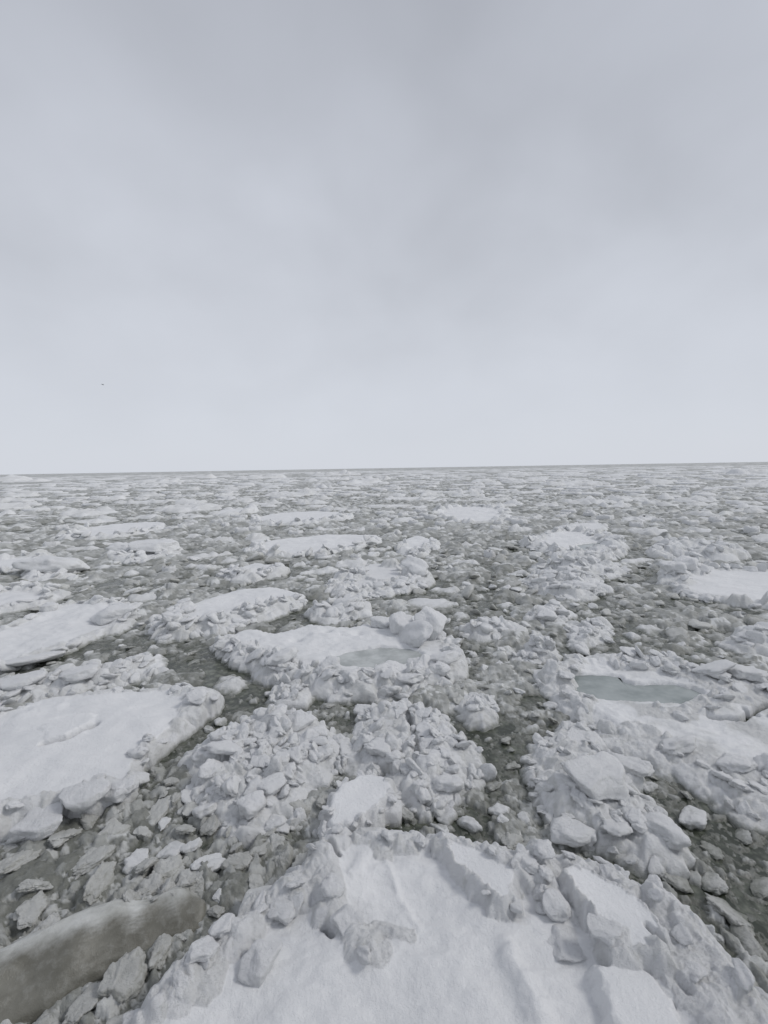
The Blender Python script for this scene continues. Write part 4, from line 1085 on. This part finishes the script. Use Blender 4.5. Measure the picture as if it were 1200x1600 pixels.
HAND = [(265,1345,50,1,.6),(300,1338,34,1,.7),(215,1355,44,1,.7),(375,1365,70,0,.6),(405,1345,48,0,.6),(420,1310,44,0,.6),(240,1280,70,0,.4),(345,1130,30,1,.7),(325,1142,24,1,.7),(690,1300,44,1,.7),(735,1292,40,1,.8),
        (780,1268,40,1,.8),(820,1285,34,1,.7),(800,1320,60,0,.5),(835,1330,40,0,.5),(635,1280,36,0,.6),(600,1290,30,0,.6),(665,1275,30,0,.7),(1080,1285,52,1,.6),(1140,1430,70,0,.5),(1110,1380,56,0,.5),(1165,1480,60,0,.5),(1060,1380,50,0,.6),
        (1160,1310,34,0,.5),(60,1400,70,0,.5),(140,1360,80,0,.5),(30,1360,60,0,.6),(100,1320,70,0,.5),(180,1310,60,0,.5),(50,1440,60,0,.5),(150,1400,70,0,.6),(220,1420,60,0,.7),(190,1560,90,0,.7),(250,1500,60,0,.7),(285,1470,44,0,.7),(130,1590,70,0,.6),
        (340,1440,44,0,.6),(400,1395,50,0,.6),(430,1330,44,0,.6),(450,1310,50,0,.5),(470,1275,50,0,.6),(230,1370,50,0,.6),(290,1310,46,0,.5),(270,1230,40,0,.5),(300,1270,50,0,.5),(250,1210,36,0,.5),(330,1300,50,0,.5),(850,975,32,0,.8),
        (690,872,24,1,.4),(770,1010,28,0,.6),(700,1085,24,0,.5),(790,1160,30,0,.5),(800,1200,34,0,.5),(770,1230,36,0,.5),(1185,1390,50,0,.4),(1110,1330,40,0,.4),(570,1290,28,0,.6),(505,1265,40,0,.6),(600,1010,0,0,0)]
for qx, qy, w, white, flat in HAND:
    if w == 0: continue
    x, y = at(qx, qy)
    chunk(x, y, (.25 if (w > 36 and not white) else .31) * w * math.hypot(x, y, CAM_H) / FPX, (rb.normal() * .25, rb.normal() * .25, rb.random() * 6.28), flat, .9 + .5 * rb.random(), white)
tries = 0
while len(CHUNKS) < 300 and tries < 8000:
    tries += 1
    D = math.exp(rb.uniform(math.log(5.0), math.log(34))); th = rb.uniform(-.72, .72)
    x, y = D * math.sin(th), D * math.cos(th)
    s = math.hypot(D, CAM_H) * .0078 * (1 - rb.random() * .95) ** -.42
    if inside_any(x, y) > -s * .4: continue
    if any((x - c[1]) ** 2 + (y - c[2]) ** 2 < (s + c[3]) ** 2 * .7 for c in CHUNKS): continue
    i = min(len(B.lr) - 1, np.searchsorted(B.lr, math.log(D))); j = int((th - B.t0) / (B.t1 - B.t0) * (B.nc - 1))
    if dens[i, j] < -.25: continue
    chunk(x, y, s, (rb.normal() * .3, rb.normal() * .3, rb.random() * 6.28), .45 + .35 * rb.random(), .9 + .5 * rb.random(), rb.random() < .3)
TR = [(f[0], f[1], f[2]) for f in FLOES if f[0]]
byref = {}
for o, x, y, s, white in CHUNKS:
    best = max(TR, key=lambda t: sdist(np.array([[x]]), np.array([[y]]), t[1])[0, 0])
    byref.setdefault(best[0], []).append((s, o, white))
for ref, L in byref.items():
    for w, nm in ((1, 'snowy white'), (0, 'wet grey')):
        M = sorted([t for t in L if int(bool(t[2])) == w], key=lambda t: px_of(t[1].location.x, t[1].location.y)[0])
        for i, (sz, o, _) in enumerate(M):
            lab = f'{nm} chunk beside {ref}' + (f', {WORDS[i]} from left' if len(M) > 1 and i < 20 else '')
            tag(o, lab, 'ice chunk', 'loose ice chunks afloat between the floes')

# ------------------------------------------------------------------ gull
def gull():
    d = CR @ np.array([(160.5 - 600) / FPX, -(601 - 800) / FPX, -1.0]); d /= np.linalg.norm(d)
    p = np.array([0, 0, CAM_H]) + d * 120
    k = NT('gull_grey'); m1 = k.fin((.10, .105, .115), .6)
    k = NT('gull_white'); m2 = k.fin((.35, .36, .38), .6)
    root = empty('bird', tuple(p)); root.rotation_euler = (0, .35, .7)
    V, F = ICO[3]
    Bd = V.copy(); Bd = Bd * np.array([.26, .075, .07]); Bd[:, 2] += .02 * np.sin(V[:, 0] * 2); Bd[:, 1] *= 1 - .45 * np.abs(V[:, 0])
    mesh_obj('body', Bd, F, m2, root)
    for s in (-1, 1):
        n = 12; t = np.linspace(0, 1, n)
        yy = s * (.04 + .52 * t); zz = .13 * np.sin(np.minimum(t * 2.2, 2.4)) - .05 * t; ch = .16 * (1 - t ** 2 * .85); x0 = .06 + .05 * np.sin(t * 3) - .14 * t * t
        rows = [np.c_[x0, yy, zz], np.c_[x0 - ch * .4, yy, zz + .02 * (1 - t)], np.c_[x0 - ch, yy, zz], np.c_[x0 - ch * .4, yy, zz - .012]]
        Vw = np.concatenate(rows); j = np.arange(n - 1)
        Q = np.concatenate([np.stack([a_ * n + j, a_ * n + j + 1, ((a_ + 1) % 4) * n + j + 1, ((a_ + 1) % 4) * n + j], 1) for a_ in range(4)])
        mesh_obj('wing', Vw, Q, m1, root)
    Vt = np.array([[-.2, -.03, 0], [-.2, .03, 0], [-.36, .07, .005], [-.36, -.07, .005], [-.2, -.03, .015], [-.2, .03, .015], [-.36, .07, .012], [-.36, -.07, .012]])
    mesh_obj('tail', Vt, np.array([[0, 1, 2, 3], [7, 6, 5, 4], [0, 4, 5, 1], [1, 5, 6, 2], [2, 6, 7, 3], [3, 7, 4, 0]]), m2, root)
    tag(root, 'lone grey sea bird flying low in the left of the sky', 'bird')
gull()
print('done', round(time.time() - T_START, 1), N_TRI, len(bpy.data.objects))
